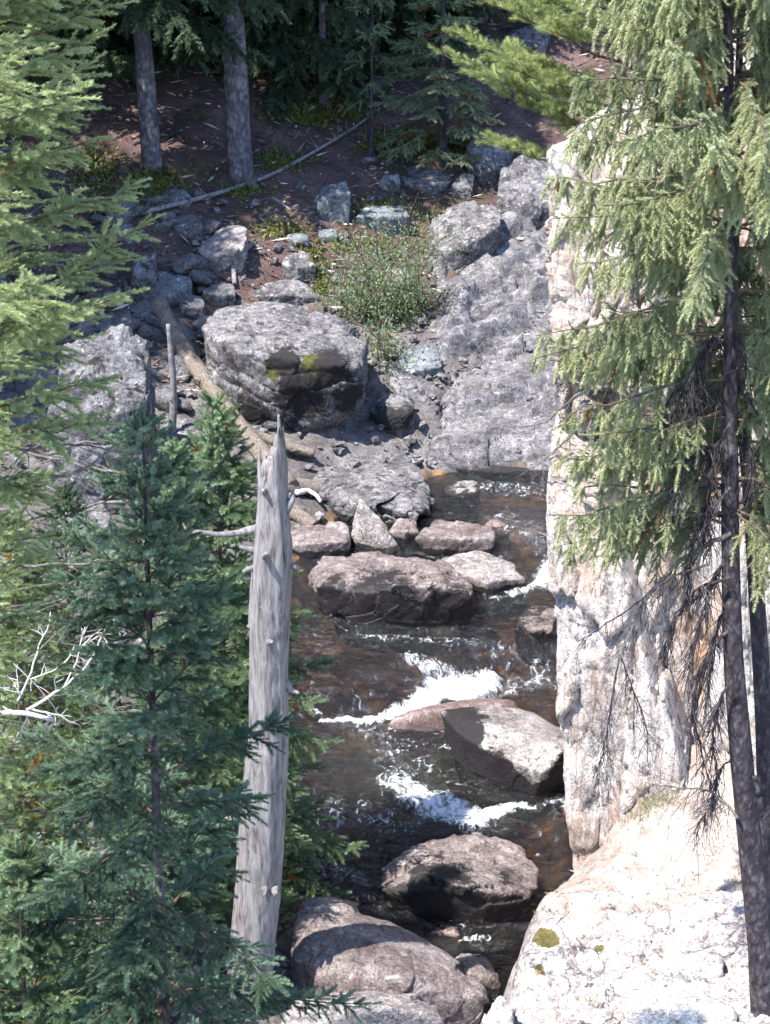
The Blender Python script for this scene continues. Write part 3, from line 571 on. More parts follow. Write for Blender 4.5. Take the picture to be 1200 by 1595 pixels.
c = mix(N, L, math_(N, L, 'MULTIPLY', ox, math_(N, L, 'ADD', math_(N, L, 'MULTIPLY', attr(N, 'ox'), 0.6), 0.25)), src, (.46, .27, .16))
rd = ramp(N, L, noise(N, L, v, 2.7, 8, 0.7, 0.8), [(0.66, 0), (0.72, 1)])
c = mix(N, L, math_(N, L, 'MULTIPLY', rd, 0.7), c, (.16, .07, .05)); L.new(c, b.inputs['Base Color'])
zero = np.zeros(cl.n); cv = np.concatenate(cl.v); nq = P(905, 560, 11.0)
tag(cl.build('cliff', m, attrs={'moss': .5*np.exp(-(np.linalg.norm(cv - nq, axis=1)/.35)**2), 'stain_shade': .35*fbm(cv*(1.2, 1.2, .5), 3, 99).clip(0, 1), 'ox': oxa}), kind='structure')

# ------------------------------------------------------------------ granite ledge and dirt apron at the cliff foot
lx = np.arange(0.3, 7.0, 0.022); ly = np.arange(5.5, 12.3, 0.022)
X, Y = np.meshgrid(lx, ly, indexing='ij'); Q3 = np.stack([X.ravel(), Y.ravel(), 0*X.ravel()], 1)
wob = (0.10*fbm(Q3*2.2, 3, 81)).reshape(X.shape)
xe = tab(Y, [5, 8.2, 8.8, 9.4, 9.8, 10.4, 10.9, 11.4, 12.4], [.5, .62, .68, .76, .92, 1.18, 1.55, 1.9, 2.4]) + wob
d = X - xe
Lz = 0.80 + 0.30*np.clip(Y - 8.5, -1.5, 2.45)*(0.35 + 0.65*sstep(Y, 9.5, 10.6)) + 0.10*np.clip(X - 1.2, 0, 4)
Lz = Lz - .85*(1 - sstep(d, 0.0, 1.1))*sstep(Y, 9.7, 10.6)
dirt = sstep(Y - 0.10*(X - 1.5) + 0.5*wob*4, 9.1, 10.2)*sstep(d, 0.05, 0.4)
wq = Q3 + 0.12*np.stack([fbm(Q3*1.7, 2, 84), fbm(Q3*1.7, 2, 85), 0*X.ravel()], 1)
cid, e = worley(wq*(1.25, 1.7, 1), 83); cid2, e2 = worley(wq*(3.4, 4.2, 1), 87)
f1, e = facets(wq*(1.1, 1.5, 1), 83); f2, e2 = facets(wq*(3.2, 4.2, 1), 87); f3, e3 = facets(Q3*(9, 11, 1), 80)
rk = 0.10*f1 - 0.04*(1 - sstep(e, 0, .025)) + 0.05*f2 - .015*(1 - sstep(e2, 0, .03)) + .016*f3 + 0.02*fbm(Q3*3, 4, 86) + .016*fbm(Q3*16, 3, 88)
so = 0.03*fbm(Q3*4, 3, 89) + 0.018*fbm(Q3*18, 3, 90)
Lz = Lz + rk.reshape(X.shape)*(1 - dirt) + (so.reshape(X.shape) - 0.02)*dirt
Lz = -0.5 + (Lz + 0.5)*sstep(d, -0.06, 0.30)**0.6
moss = np.zeros_like(X)
for (u, v_, rr, s) in ((852, 1445, .13, 1.0), (885, 1385, .10, .75), (842, 1488, .07, .8), (935, 1460, .06, .8), (960, 1575, .12, .6), (915, 1380, .08, .6), (905, 1562, .06, .6), (800, 1555, .05, .7), (1040, 1520, .05, .55), (1085, 1385, .06, .5)):
    r_ = ray(u, v_); k = (1.0 - H)/r_[2]; moss = np.maximum(moss, s*(1 - sstep(np.hypot(X - r_[0]*k, (Y - r_[1]*k)*.8), .3*rr, 1.2*rr)))
ld = MB(); ld.add(np.stack([X, Y, Lz], -1).reshape(-1, 3), quads=grid_quads(len(lx), len(ly)))
m = rock_mat('ledge_rock', (.20, .165, .155), (.325, .29, .285), (.43, .40, .40), lichen=(.48, .46, .47), black=0.45, pale=0.45, crack=0.6, mossc=((.05, .042, .012), (.14, .12, .035)))
N = m.node_tree.nodes; L = m.node_tree.links; b = N['Principled BSDF']; v = objvec(N, L)
src = b.inputs['Base Color'].links[0].from_socket
so = ramp(N, L, noise(N, L, v, 5, 8, 0.7), [(0.3, (.20, .15, .128)), (0.5, (.335, .272, .24)), (0.7, (.44, .385, .355))])
so = mix(N, L, 0.75, so, ramp(N, L, noise(N, L, v, 45, 5, 0.8), [(0.3, 0.45), (0.5, 1.0), (0.7, 1.5)]), 'MULTIPLY')
df = ramp(N, L, math_(N, L, 'ADD', attr(N, 'dirt'), math_(N, L, 'MULTIPLY', math_(N, L, 'SUBTRACT', noise(N, L, v, 4, 8, 0.7), 0.5), 1.2)), [(0.42, 0), (0.56, 1)])
pk = ramp(N, L, noise(N, L, v, 2.5, 6, 0.7), [(0.55, 0), (0.68, .5)])
c = mix(N, L, pk, src, (.58, .38, .28)); c = mix(N, L, df, c, so); L.new(c, b.inputs['Base Color'])
tag(ld.build('rock_ledge', m, attrs={'dirt': dirt.ravel(), 'moss': moss.ravel(), 'stain_shade': np.zeros(X.size)}), kind='structure')
LEDGE = (lx, ly, Lz)
def ledge_z(x, y): return float(Lz[min(max(int((x - .3)/.022), 0), len(lx)-1), min(max(int((y - 5.5)/.022), 0), len(ly)-1)])
def GL(u, v):
    """point on the ledge seen at photo pixel (u, v)"""
    r = ray(u, v)
    for y in np.arange(6.5, 12.2, .02):
        q = np.array([0, 0, H]) + r*(y/r[1])
        if q[2] < ledge_z(q[0], q[1]): return q
    return q
def ledge_rock(label, u0, v0, u1, v1, depth, seed, **k):
    g_ = GL((u0+u1)/2, v1)
    rock(label, (0, 0), [(u0, v1, .02), (u1, v1, .02), (u0, v0+.45*(v1-v0), .0), (u1, v0+.45*(v1-v0), .0), (u0+.1*(u1-u0), v0, depth), (u1-.1*(u1-u0), v0, depth)], 'pale', seed=seed, y=g_[1], embed=.1, sub=5, name='rock', cat='rock', **k)
ledge_rock('square-cut white block set in the ledge left of the dark trunk base', 1030, 1480, 1132, 1532, .25, 3, p=24)
ledge_rock('small white stone on the dirt against the dark trunk base', 1145, 1496, 1192, 1535, .15, 4)
ledge_rock('long low white rock along the bottom edge of the ledge', 960, 1545, 1150, 1610, .3, 5)
ledge_rock('flat white stone half buried in the dirt slope near the ledge moss', 905, 1388, 975, 1405, .2, 6)
ledge_rock('flat pale stone half buried in the dirt beside the dark trunk', 1110, 1385, 1165, 1412, .2, 7)
r = np.random.RandomState(12)
pp = [q for q in proto if q[1] == 'granite']
qs = MB(); c, V, Tt, S = rock_shape(np.random.RandomState(5).normal(size=(12, 3))*(.8, .7, .45), 5, 4, 14, 1.0, 4); qs.add(V, Tt)
pm = qs.mesh('stone', M['pale'], attrs={'moss': np.zeros(len(V)), 'stain_shade': np.zeros(len(V))})
for k in range(34):
    q = GL(r.uniform(900, 1180), r.uniform(1270, 1480)); s = .012*3**r.rand()
    o = bpy.data.objects.new('stone', pm); COL.objects.link(o); o.location = (q[0], q[1], ledge_z(q[0], q[1]) + .2*s); o.scale = (s, s, s); o.rotation_euler = (0, 0, r.uniform(0, 6))
    tag(o, 'small pale chip of stone on the pinkish dirt at the cliff foot', 'stone', 'stone chips on the dirt at the cliff foot')
# ------------------------------------------------------------------ bark, dead wood and foliage materials
def bark_mat(name, dark, mid, light, scale=1.0, stretch=0.35, plates=True, rough=0.9):
    m, N, L, b = mat(name); v = objvec(N, L, (1, 1, stretch))
    c = ramp(N, L, noise(N, L, v, 14*scale, 8, 0.7, 0.4), [(0.3, dark), (0.5, mid), (0.7, light)])
    h = noise(N, L, v, 26*scale, 6, 0.7)
    if plates:
        vo = N.new('ShaderNodeTexVoronoi'); vo.inputs['Scale'].default_value = 20*scale; L.new(v, vo.inputs['Vector'])
        c = mix(N, L, 0.7, c, ramp(N, L, vo.outputs['Distance'], [(0.15, 1.25), (0.55, 0.45)]), 'MULTIPLY'); h = math_(N, L, 'SUBTRACT', h, vo.outputs['Distance'])
    f = ramp(N, L, noise(N, L, objvec(N, L), 3.1*scale, 6, 0.7), [(0.58, 0), (0.66, 0.6)])
    c = mix(N, L, f, c, light)
    L.new(c, b.inputs['Base Color']); b.inputs['Roughness'].default_value = rough; b.inputs['Specular IOR Level'].default_value = 0.3
    bump(N, L, b, h, 0.8, 0.015); return m
M['bark'] = bark_mat('bark_scaly', (.045, .04, .048), (.13, .118, .135), (.25, .23, .25), 0.75, .6)
M['barkdark'] = bark_mat('bark_dark', (.02, .015, .019), (.052, .042, .05), (.15, .132, .142), 1.5, .5)
M['twig'] = bark_mat('twig_brown', (.05, .035, .025), (.10, .07, .05), (.16, .12, .09), 2.0, plates=False)
M['twiggrey'] = bark_mat('twig_grey', (.07, .06, .055), (.13, .115, .105), (.24, .22, .21), 2.0, plates=False)
M['snag'] = bark_mat('dead_wood_silver', (.035, .028, .03), (.20, .182, .182), (.31, .29, .29), 2.6, stretch=0.12, plates=False, rough=0.75)
M['bleach'] = bark_mat('dead_wood_bleached', (.40, .36, .35), (.54, .5, .5), (.65, .62, .62), 2.0, 0.3, False)
M['log'] = bark_mat('dead_log', (.06, .045, .04), (.16, .13, .11), (.30, .26, .22), 3.0, .45, False)
M['logdark'] = bark_mat('dead_log_dark', (.03, .026, .028), (.07, .062, .065), (.13, .12, .12), 1.0, 1.0, False)
M['loggrey'] = bark_mat('dead_log_grey', (.10, .095, .10), (.19, .18, .19), (.30, .29, .30), 1.0, 1.0, False)
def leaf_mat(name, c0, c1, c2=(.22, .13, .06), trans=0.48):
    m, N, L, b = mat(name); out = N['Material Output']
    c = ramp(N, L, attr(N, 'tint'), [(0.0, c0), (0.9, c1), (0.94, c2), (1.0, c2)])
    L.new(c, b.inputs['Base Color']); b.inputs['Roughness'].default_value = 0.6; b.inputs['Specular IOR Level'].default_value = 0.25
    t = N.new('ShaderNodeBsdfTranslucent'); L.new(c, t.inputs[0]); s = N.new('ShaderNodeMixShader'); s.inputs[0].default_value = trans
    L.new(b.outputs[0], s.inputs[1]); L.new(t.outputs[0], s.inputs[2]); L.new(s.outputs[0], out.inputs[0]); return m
M['lf_dark'] = leaf_mat('needles_dark_green', (.058, .105, .068), (.24, .335, .22), (.14, .07, .035))
M['lf_mid'] = leaf_mat('needles_mid_green', (.085, .14, .07), (.27, .36, .2))
M['lf_pale'] = leaf_mat('needles_pale_green', (.12, .17, .065), (.34, .41, .18), (.34, .19, .05))
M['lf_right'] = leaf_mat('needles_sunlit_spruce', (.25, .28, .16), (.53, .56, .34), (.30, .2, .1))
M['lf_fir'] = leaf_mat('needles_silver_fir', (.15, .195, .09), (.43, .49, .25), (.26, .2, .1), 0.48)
M['lf_pine'] = leaf_mat('needles_pine', (.16, .20, .065), (.36, .41, .17), (.34, .24, .09))
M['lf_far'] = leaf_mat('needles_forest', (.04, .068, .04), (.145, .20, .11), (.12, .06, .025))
M['lf_little'] = leaf_mat('needles_little_spruce', (.10, .14, .07), (.32, .38, .23), (.28, .16, .08))
M['lf_willow'] = leaf_mat('willow_leaves', (.10, .17, .075), (.25, .35, .17), (.24, .22, .06), 0.35)
M['lf_ground'] = leaf_mat('ground_leaves', (.06, .08, .016), (.165, .185, .04), (.30, .16, .05), 0.3)
M['grass'] = leaf_mat('grass_blades', (.16, .18, .06), (.36, .34, .15), (.5, .38, .2), 0.3)

# ------------------------------------------------------------------ foliage
def sprig_tpl(kind, seed):
    r = np.random.RandomState(seed); V = []; k = 0
    n, nl, w, fwd, flat = {'near': (78, .27, .082, .60, 0), 'mid': (36, .27, .11, .7, 0), 'flat': (62, .27, .08, .7, 1), 'far': (18, .36, .22, .8, 0), 'pine': (60, .75, .05, 1.1, 0)}[kind]
    s = (np.arange(n) + r.rand(n))/n
    if kind == 'pine': s = 0.25 + 0.75*s
    for i in range(n):
        ph = r.uniform(0, 2*math.pi)
        if flat: ph = r.choice([0, math.pi]) + r.normal()*0.5
        rad = np.array([0, math.cos(ph), math.sin(ph)]); a = fwd*r.uniform(.7, 1.25)*(1 + 0.6*s[i]**3)
        d = np.array([a, 0, 0]) + rad; d /= np.linalg.norm(d); l = nl*r.uniform(.75, 1.15)*(1 - 0.35*s[i]**4)
        b = np.array([s[i], 0, 0]); sd = np.cross(d, rad); sd = sd/np.linalg.norm(sd)*w*0.5
        V += [b + sd, b - sd, b + d*l]
    # the twig itself
    q = 0.012
    V += [np.array([0, q, q]), np.array([0, -q, q]), np.array([1, 0, 0]), np.array([0, q, -q]), np.array([0, -q, -q]), np.array([1, 0, 0])]
    V = np.array(V); return V, np.arange(len(V)).reshape(-1, 3)
TPL = {k: [sprig_tpl(k, 90+i) for i in range(4)] for k in ('near', 'mid', 'flat', 'far', 'pine')}
class Sprigs:
    def __init__(s, seed): s.p = []; s.d = []; s.s = []; s.t = []; s.r = np.random.RandomState(seed)
    def add(s, p, d, sc, t): s.p.append(p); s.d.append(d); s.s.append(sc); s.t.append(t)
    def emit(s, mb, kind, matid=0):
        if not s.p: return
        p = np.array(s.p); d = np.array(s.d); d /= np.linalg.norm(d, axis=1)[:, None] + 1e-9; sc = np.array(s.s); t = np.array(s.t); n = len(p)
        up = np.tile([0, 0, 1.0], (n, 1)) + s.r.normal(size=(n, 3))*0.15; up[np.abs(d[:, 2]) > .9] = s.r.normal(size=(int((np.abs(d[:, 2]) > .9).sum()), 3))
        y = np.cross(up, d); y /= np.linalg.norm(y, axis=1)[:, None] + 1e-9; z = np.cross(d, y)
        w = s.r.randint(0, 4, n)
        for k in range(4):
            V, Tt = TPL[kind][k]; m = w == k; c = int(m.sum())
            if not c: continue
            W = p[m][:, None] + sc[m][:, None, None]*(V[None, :, :1]*d[m][:, None] + V[None, :, 1:2]*y[m][:, None] + V[None, :, 2:]*z[m][:, None])
            Q = Tt[None] + (np.arange(c)*len(V))[:, None, None]
            mb.add(W.reshape(-1, 3), Q.reshape(-1, 3), tint=np.repeat(t[m], len(V)), mat=matid)
def unit(v): return np.asarray(v, float)/(np.linalg.norm(v) + 1e-9)
def bough(wood, sp, r, p0, az, L, elev, droop, uptip, step, lat, spL, pend=0.0, rb=.01, tint0=.45, dead=.02, bare=.12, wmat=0, lrise=0.0, sides=5):
    n = 8; t = np.linspace(0, 1, n); h = np.array([math.cos(az), math.sin(az), 0])
    sway = r.normal()*0.22
    hp = np.array([-math.sin(az), math.cos(az), 0])
    pts = p0 + L*(np.cos(elev)*t[:, None]*h + sway*(t**2)[:, None]*hp) + np.array([0, 0, 1.0])*(L*(math.sin(elev)*t - droop*t**2 + uptip*t**3))[:, None]
    pts[1:] += r.normal(size=(n-1, 3))*L*.012
    tube(wood, pts, rb*(1 - 0.85*t) + .0012, sides, .4, wmat, cap=False)
    m = max(3, int(L*(1-bare)/step)); bt = np.clip(tint0 + r.normal()*0.16, 0.02, .85)
    for i in range(m):
        tt = bare + (1 - bare)*(i + r.rand()*.8)/m
        if tt > 1: tt = 1
        k = min(int(tt*(n-1)), n-2); f = tt*(n-1) - k; q = pts[k]*(1-f) + pts[k+1]*f; tg = unit(pts[k+1] - pts[k])
        sp.add(q, unit(tg + r.normal(size=3)*.35 + (0, 0, .25)), spL*r.uniform(.7, 1.0), float(np.clip(bt + r.normal()*.15, 0, .89)))
        for sd in ((-1, 1) if i < m-1 else (0,)):
            l = lat*(1.05 - 0.72*tt)*r.uniform(.65, 1.2)*min(1, .35 + 1.6*tt)
            side = np.array([-tg[1], tg[0], 0])*sd
            d = unit(tg*0.75 + side*0.85 + np.array([0, 0, lrise - 0.12]) + r.normal(size=3)*0.12) if sd else tg
            if pend: d = unit(d*(1 - pend) + np.array([0, 0, -1.0])*pend + r.normal(size=3)*0.10)
            c = max(1, int(round(l/(spL*0.72))))
            isdead = r.rand() < dead
            pos = q.copy()
            for j in range(c):
                dd = unit(d + np.array([0, 0, -0.10*j*(1 if pend == 0 else .6)]) + r.normal(size=3)*0.10)
                tn = .97 if isdead else float(np.clip(bt + r.normal()*0.13 + 0.22*(j == c-1), 0, .89))
                sp.add(pos, dd, spL*r.uniform(.85, 1.15), tn)
                if c > 1 and j < c-1 and r.rand() < .85:
                    for s2 in (-1, 1):
                        sd2 = np.cross(dd, np.array([0, 0, 1.0])); sd2 = unit(sd2 + r.normal(size=3)*.1)*s2
                        sp.add(pos + dd*spL*.3, unit(dd + sd2*.85 + np.array([0, 0, -.1])), spL*r.uniform(.6, .95), tn if isdead else float(np.clip(tn + r.normal()*.1 + .08, 0, .89)))
                pos = pos + dd*spL*0.72
    return pts
def trunk_tube(mb, pts, rad, n, sides=14, rough=.10, seed=0, matid=0):
    Pp, R_ = resample(pts, rad, n); tube(mb, Pp, R_, sides, .5, matid, True, rough, seed); return Pp
def conifer(name, label, cat, base, top, rtr, rfn, seed, kind='near', leaf='lf_mid', bark='barkdark', spL=.10, dz=.16, nb=5, step=.075, lat=.34, z0=0.0, elev=(0.75, -0.15), droop=.25, uptip=.22, pend=0, dead=.004, tint0=.45, az_ok=None, lrise=0, group=None, mids=None, bare=.12, kidx=None):
    r = np.random.RandomState(seed); base = np.asarray(base, float); top = np.asarray(top, float)
    root = empty(name, base, label, cat, group)
    tr = MB(); path = [base - (0, 0, .25)] + [np.asarray(q) for q in (mids or [])] + [top]
    rad = np.linspace(rtr*1.12, max(rtr*.10, .004), len(path))
    if mids: 
        hh = np.array([q[2] for q in path]); rad = np.interp(hh, [hh[0], hh[-1]], [rtr*1.12, rtr*.12])
    Pp = trunk_tube(tr, path, rad, 40, 12, .12, seed); 
    wood = tr; sp = Sprigs(seed); Hh = top[2] - base[2]
    z = top[2] - .02; az = r.uniform(0, 6.28); sp.add(top - (0, 0, spL*.5), np.array([0, 0, 1.0]), spL*1.4, .6)
    while z > base[2] + z0:
        f = (top[2] - z)/Hh; c = np.array([np.interp(z, Pp[:, 2], Pp[:, k]) for k in range(3)])
        if f < .1: sp.add(c, unit((r.normal()*.6, r.normal()*.6, .8)), spL, .6)
        for k in range(nb if f > .03 else 3):
            az += 2.39996 + r.normal()*.25
            if az_ok is not None and not az_ok(az % (2*math.pi), z): continue
            L = rfn(top[2] - z, az)*r.uniform(.72, 1.12)
            e = elev[0] + (elev[1] - elev[0])*min(1, f*1.6) + r.normal()*.08
            bough(wood, sp, r, c + (0, 0, r.uniform(-.5, .5)*dz), az, L, e, droop*r.uniform(.7, 1.3), uptip, step, min(lat, .55*L + .05), spL, pend, .003 + .006*L, tint0, dead, bare, 1, lrise)
        z -= dz*(.55 + .45*min(1, f*4))*r.uniform(.8, 1.2)
    tr.build('trunk', [M[bark], M['twig' if kind != 'far' else 'barkdark']], root)
    cr = MB(); sp.emit(cr, kind); cr.build('crown', M[leaf], root, smooth=False)
    root['_n'] = len(sp.p); del root['_n']
    return root, Pp
def copy_tree(o, loc, rz, label, sc=1.0):
    c = o.copy(); COL.objects.link(c); c.location = loc; c.rotation_euler = (0, 0, rz); c.scale = (sc, sc, sc); c['label'] = label
    for ch in o.children:
        d = ch.copy(); COL.objects.link(d); d.parent = c
    return c
def onground(u, v, y):
    q = P(u, v, y); q[2] = ground(q[0], q[1]); return q

# -- left side
A = P(222, 652, 6.4)
conifer('spruce_tree', 'dark bluish-green spruce standing full height in front of the grey snag', 'spruce tree', onground(240, 1595, 6.45), A, .045,
        lambda d, az: .055 + .40*d**.70, 11, 'near', 'lf_dark', 'barkdark', spL=.085, dz=.18, nb=5, step=.06, lat=.29, z0=1.3, elev=(.85, -.05), droop=.30, uptip=.18, dead=0, bare=.15,
        az_ok=lambda a, z: not (math.cos(a) > .15 and z < P(300, 1130, 6.4)[2] and (math.sin(a*997 + z*613) > -.25)))
conifer('spruce_tree', 'young light green spruce just left of the snag, taller of the two pale ones', 'spruce tree', onground(345, 1150, 11.0), P(338, 642, 11.0), .04,
        lambda d, az: .06 + .37*d**.75, 12, 'near', 'lf_mid', 'twig', spL=.115, dz=.15, nb=6, step=.07, lat=.32, z0=.2, elev=(.8, .0), droop=.25, uptip=.2, tint0=.6)
conifer('spruce_tree', 'slender light green spruce between the dark spruce and the taller pale one', 'spruce tree', onground(278, 1200, 9.5), P(275, 705, 9.5), .03,
        lambda d, az: .05 + .20*d**.8, 13, 'near', 'lf_mid', 'twig', spL=.11, dz=.15, nb=5, step=.07, lat=.26, z0=.3, elev=(.8, .0), tint0=.5)
DV = [(-420, .3), (-100, .5), (0, .56), (190, .66), (300, .53), (400, .62), (470, .88), (560, .60), (650, .46), (750, .34), (900, .28), (1100, .2)]
DZ = [P(-70, q[0], 5.6)[2] for q in DV][::-1]; DR = [q[1] for q in DV][::-1]; DT = P(-70, -420, 5.6)
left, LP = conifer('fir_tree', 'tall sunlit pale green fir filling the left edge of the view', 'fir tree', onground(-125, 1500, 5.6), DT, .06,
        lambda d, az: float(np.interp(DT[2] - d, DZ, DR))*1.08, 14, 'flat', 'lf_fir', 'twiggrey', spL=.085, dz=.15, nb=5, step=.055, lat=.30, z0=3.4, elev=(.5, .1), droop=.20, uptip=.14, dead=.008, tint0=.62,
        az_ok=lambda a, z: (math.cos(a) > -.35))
conifer('fir_tree', 'small bright green fir in the lower left corner of the view', 'fir tree', onground(20, 1700, 6.3), P(28, 1325, 6.3), .03,
        lambda d, az: .06 + .34*d**.8, 15, 'near', 'lf_mid', 'twig', spL=.085, dz=.14, nb=5, step=.06, lat=.25, z0=.5, elev=(.8, .1), tint0=.6)
conifer('fir_tree', 'little pale green fir seedling under the dark spruce near the bottom edge', 'fir tree', onground(120, 1640, 8.6), P(135, 1490, 8.6), .02,
        lambda d, az: .06 + .38*d**.8, 16, 'near', 'lf_pale', 'twig', spL=.09, dz=.12, nb=5, step=.08, lat=.26, z0=.05, elev=(.8, .1), tint0=.5)
conifer('fir_tree', 'low yellow-green fir behind the bleached bare branches at the left edge', 'fir tree', onground(25, 1250, 8.6), P(20, 820, 8.6), .035,
        lambda d, az: .08 + .33*d**.8, 17, 'flat', 'lf_pale', 'twig', spL=.10, dz=.16, nb=5, step=.09, lat=.30, z0=.1, elev=(.7, .0), tint0=.45, dead=.05)
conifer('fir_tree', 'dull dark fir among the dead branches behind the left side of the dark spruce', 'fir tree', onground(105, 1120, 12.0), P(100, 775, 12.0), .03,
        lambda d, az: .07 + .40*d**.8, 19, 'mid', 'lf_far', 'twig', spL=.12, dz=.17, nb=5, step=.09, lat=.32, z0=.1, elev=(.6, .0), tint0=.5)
conifer('spruce_tree', 'small sprig-like spruce at the water edge right behind the snag', 'spruce tree', onground(425, 1420, 9.9), P(428, 1285, 9.9), .012,
        lambda d, az: .06 + .28*d**.8, 18, 'near', 'lf_pale', 'twig', spL=.07, dz=.13, nb=3, step=.09, lat=.14, z0=.1, elev=(.5, .1), tint0=.3, dead=.25)
def deadtw(mb, pts, r0, r1, ntw, seed, tl=.25, hang=0.5, bidir=None, n=14):
    r = np.random.RandomState(seed); Pp, R_ = resample(pts, np.linspace(r0, r1, len(pts)), n); Pp[1:-1] += r.normal(size=(n-2, 3))*r0*.5
    tube(mb, Pp, R_, 6, .5, 0, True, .12, seed)
    for _ in range(ntw):
        k = r.randint(2, n-1); tg = unit(Pp[min(k+1, n-1)] - Pp[k-1]); l = tl*r.uniform(.4, 1.2)
        d = unit(tg*.6 + r.normal(size=3)*.55*(1 - .5*hang) + np.array([0, 0, -hang*1.3])); q = [Pp[k]]; 
        for j in range(4): d = unit(d + r.normal(size=3)*.18 + np.array([0, 0, -.12*hang])); q.append(q[-1] + d*l/4)
        tube(mb, q, np.linspace(max(.0022, R_[k]*.45), .0012, 5), 4, .5, 0, False)
        if r.rand() < .6:
            j = r.randint(1, 4); e = unit(d + r.normal(size=3)*.7); tube(mb, [q[j], q[j] + e*l*.25, q[j] + e*l*.45 + (0, 0, -.02*hang)], [.0018, .0015, .001], 4, .5, 0, False)
for k, pl in enumerate(([(-60, 740), (60, 746), (130, 736), (185, 692), (212, 672)], [(-60, 690), (40, 700), (110, 690), (200, 705)], [(-60, 345), (30, 344), (100, 336)], [(-60, 70), (10, 55), (42, 38)], [(-60, 140), (20, 118), (55, 85)], [(-60, 885), (60, 880), (120, 880), (190, 870)])):
    mb = MB(); deadtw(mb, [P(u, v, 5.6 + .12*k) for u, v in pl], .009, .002, 7, 70+k, .16, .1); mb.build('dead_branch', M['twiggrey'], left)
rq = np.random.RandomState(88)
for k in range(9):
    u, v = rq.uniform(20, 190), rq.uniform(690, 900); a = rq.normal()*.35 - .1; l = rq.uniform(90, 190); q_ = G(u, v + 60); yy = min(q_[1], 14) - rq.uniform(.2, 1.0); sg = rq.choice([-1, 1])
    mb = MB(); deadtw(mb, [P(u - sg*l*.5*math.cos(a), v - l*.5*math.sin(a), yy), P(u, v - 8, yy + .1), P(u + sg*l*.5*math.cos(a), v + l*.5*math.sin(a), yy + .2)], .018, .005, 12, 300+k, .35, .1)
    tag(mb.build('dead_branch', M['twiggrey'], origin=P(u, v, yy)), 'thin grey dead branch in the tangle below the cracked rock wall at the left', 'dead branch', 'dead branches tangled on the left bank')
# bare bleached branches at the left edge
root = empty('dead_branch', P(-45, 1118, 6.9), 'bleached bare dead branch with forked twigs at the left edge', 'dead branch')
mb = MB(); tube(mb, resample([P(u, v, 6.9) for u, v in ((-60, 1122), (10, 1110), (40, 1110), (84, 1122))], [.02, .018, .016, .009], 14)[0], np.linspace(.02, .010, 14), 8, .5, 0, True, .15, 3); mb.build('stem', M['bleach'], root)
for k, (pl, rr, dy) in enumerate((([(26, 1095), (45, 1060), (55, 1020), (72, 985), (79, 953)], .0075, .1), ([(42, 1106), (90, 1078), (125, 1050), (150, 1018), (160, 990), (172, 968)], .009, -.05), ([(154, 1015), (180, 1003), (198, 986)], .004, -.05),
        ([(98, 1074), (115, 1040), (125, 1010), (133, 976)], .005, -.02), ([(124, 1010), (145, 990)], .003, -.02), ([(48, 1058), (85, 1045), (110, 1025), (116, 1006)], .004, .1), ([(45, 1112), (35, 1135), (29, 1160)], .006, .0), ([(50, 1104), (90, 1114), (126, 1131)], .007, .05),
        ([(30, 1082), (27, 1052)], .004, .1), ([(-5, 1072), (27, 1070)], .003, .1), ([(12, 1025), (50, 1060), (85, 1100), (95, 1125)], .004, .2), ([(20, 1110), (-10, 1090)], .006, .1))):
    mb = MB(); deadtw(mb, [P(u, v, 6.9 + dy + .03*j) for j, (u, v) in enumerate(pl)], rr, .0018, 4, 90+k, .10, 0.0, n=12); mb.build('twig', M['bleach'], root)
mb = MB(); rr_ = np.random.RandomState(5)
for k in range(34):
    u, v = rr_.uniform(0, 170), rr_.uniform(905, 1130); a = rr_.normal()*.5; l = rr_.uniform(40, 110)
    y = 7.2 + rr_.rand()*.5; tube(mb, resample([P(u, v, y), P(u + l*.5*math.cos(a), v + l*.5*math.sin(a) - 6, y + .05), P(u + l*math.cos(a), v + l*math.sin(a), y + .1)], .003, 6)[0], np.linspace(.004, .0015, 6), 4, .5, 0, False)
mb2 = mb; tag(mb2.build('dead_twigs', M['twiggrey'], origin=P(60, 1100, 7.4)), 'tangle of thin grey dead twigs behind the bleached bare branch', 'dead twigs', kind='stuff')

# ------------------------------------------------------------------ the grey snag
SY = 9.0
rows = [(628, 428, 442), (655, 426, 442), (690, 416, 446), (720, 409, 448), (780, 403, 450), (840, 397, 454), (882, 393, 453), (950, 388, 449), (1050, 386, 448), (1150, 385, 450), (1205, 379, 445), (1290, 369, 440), (1390, 364, 436), (1480, 356, 430), (1595, 347, 421)]
sb = onground(380, 1640, SY)
ns = 150; nth = 56
vv = np.linspace(650, 1660, ns); ul = np.interp(vv, [q[0] for q in rows], [q[1] for q in rows]); ur = np.interp(vv, [q[0] for q in rows], [q[2] for q in rows])
ul[vv > 1595] -= (vv[vv > 1595] - 1595)*.08
cc = np.array([P((a + b_)/2, v_, SY) for a, b_, v_ in zip(ul, ur, vv)]); dd = SY*CP + (H - cc[:, 2])*SP; rad = (ur - ul)/2/F*dd
cc[:, 0] += .022*fbm(np.stack([cc[:, 2]*1.3, 0*vv, 0*vv], 1), 3, 17); rad *= 1 + .09*fbm(np.stack([cc[:, 2]*2.4, 0*vv + 3, 0*vv], 1), 3, 18)
th = np.linspace(0, 2*math.pi, nth, endpoint=False)
tw = th[None, :] + 0.55*(cc[:, 2:3])
q = np.stack([np.cos(tw)*2.2, np.sin(tw)*2.2, np.repeat(cc[:, 2:3]*.55, nth, 1)], -1).reshape(-1, 3)
dn = .15*fbm(q*1.1, 3, 5) + .07*np.clip(ridged(q*(2.2, 2.2, .8) + .4*fbm(q, 2, 4)[:, None], 3, 6), -.2, 1) - .03 + .035*fbm(q*(9, 9, 2), 3, 7)
R_ = rad[:, None]*(1 + dn.reshape(ns, nth))
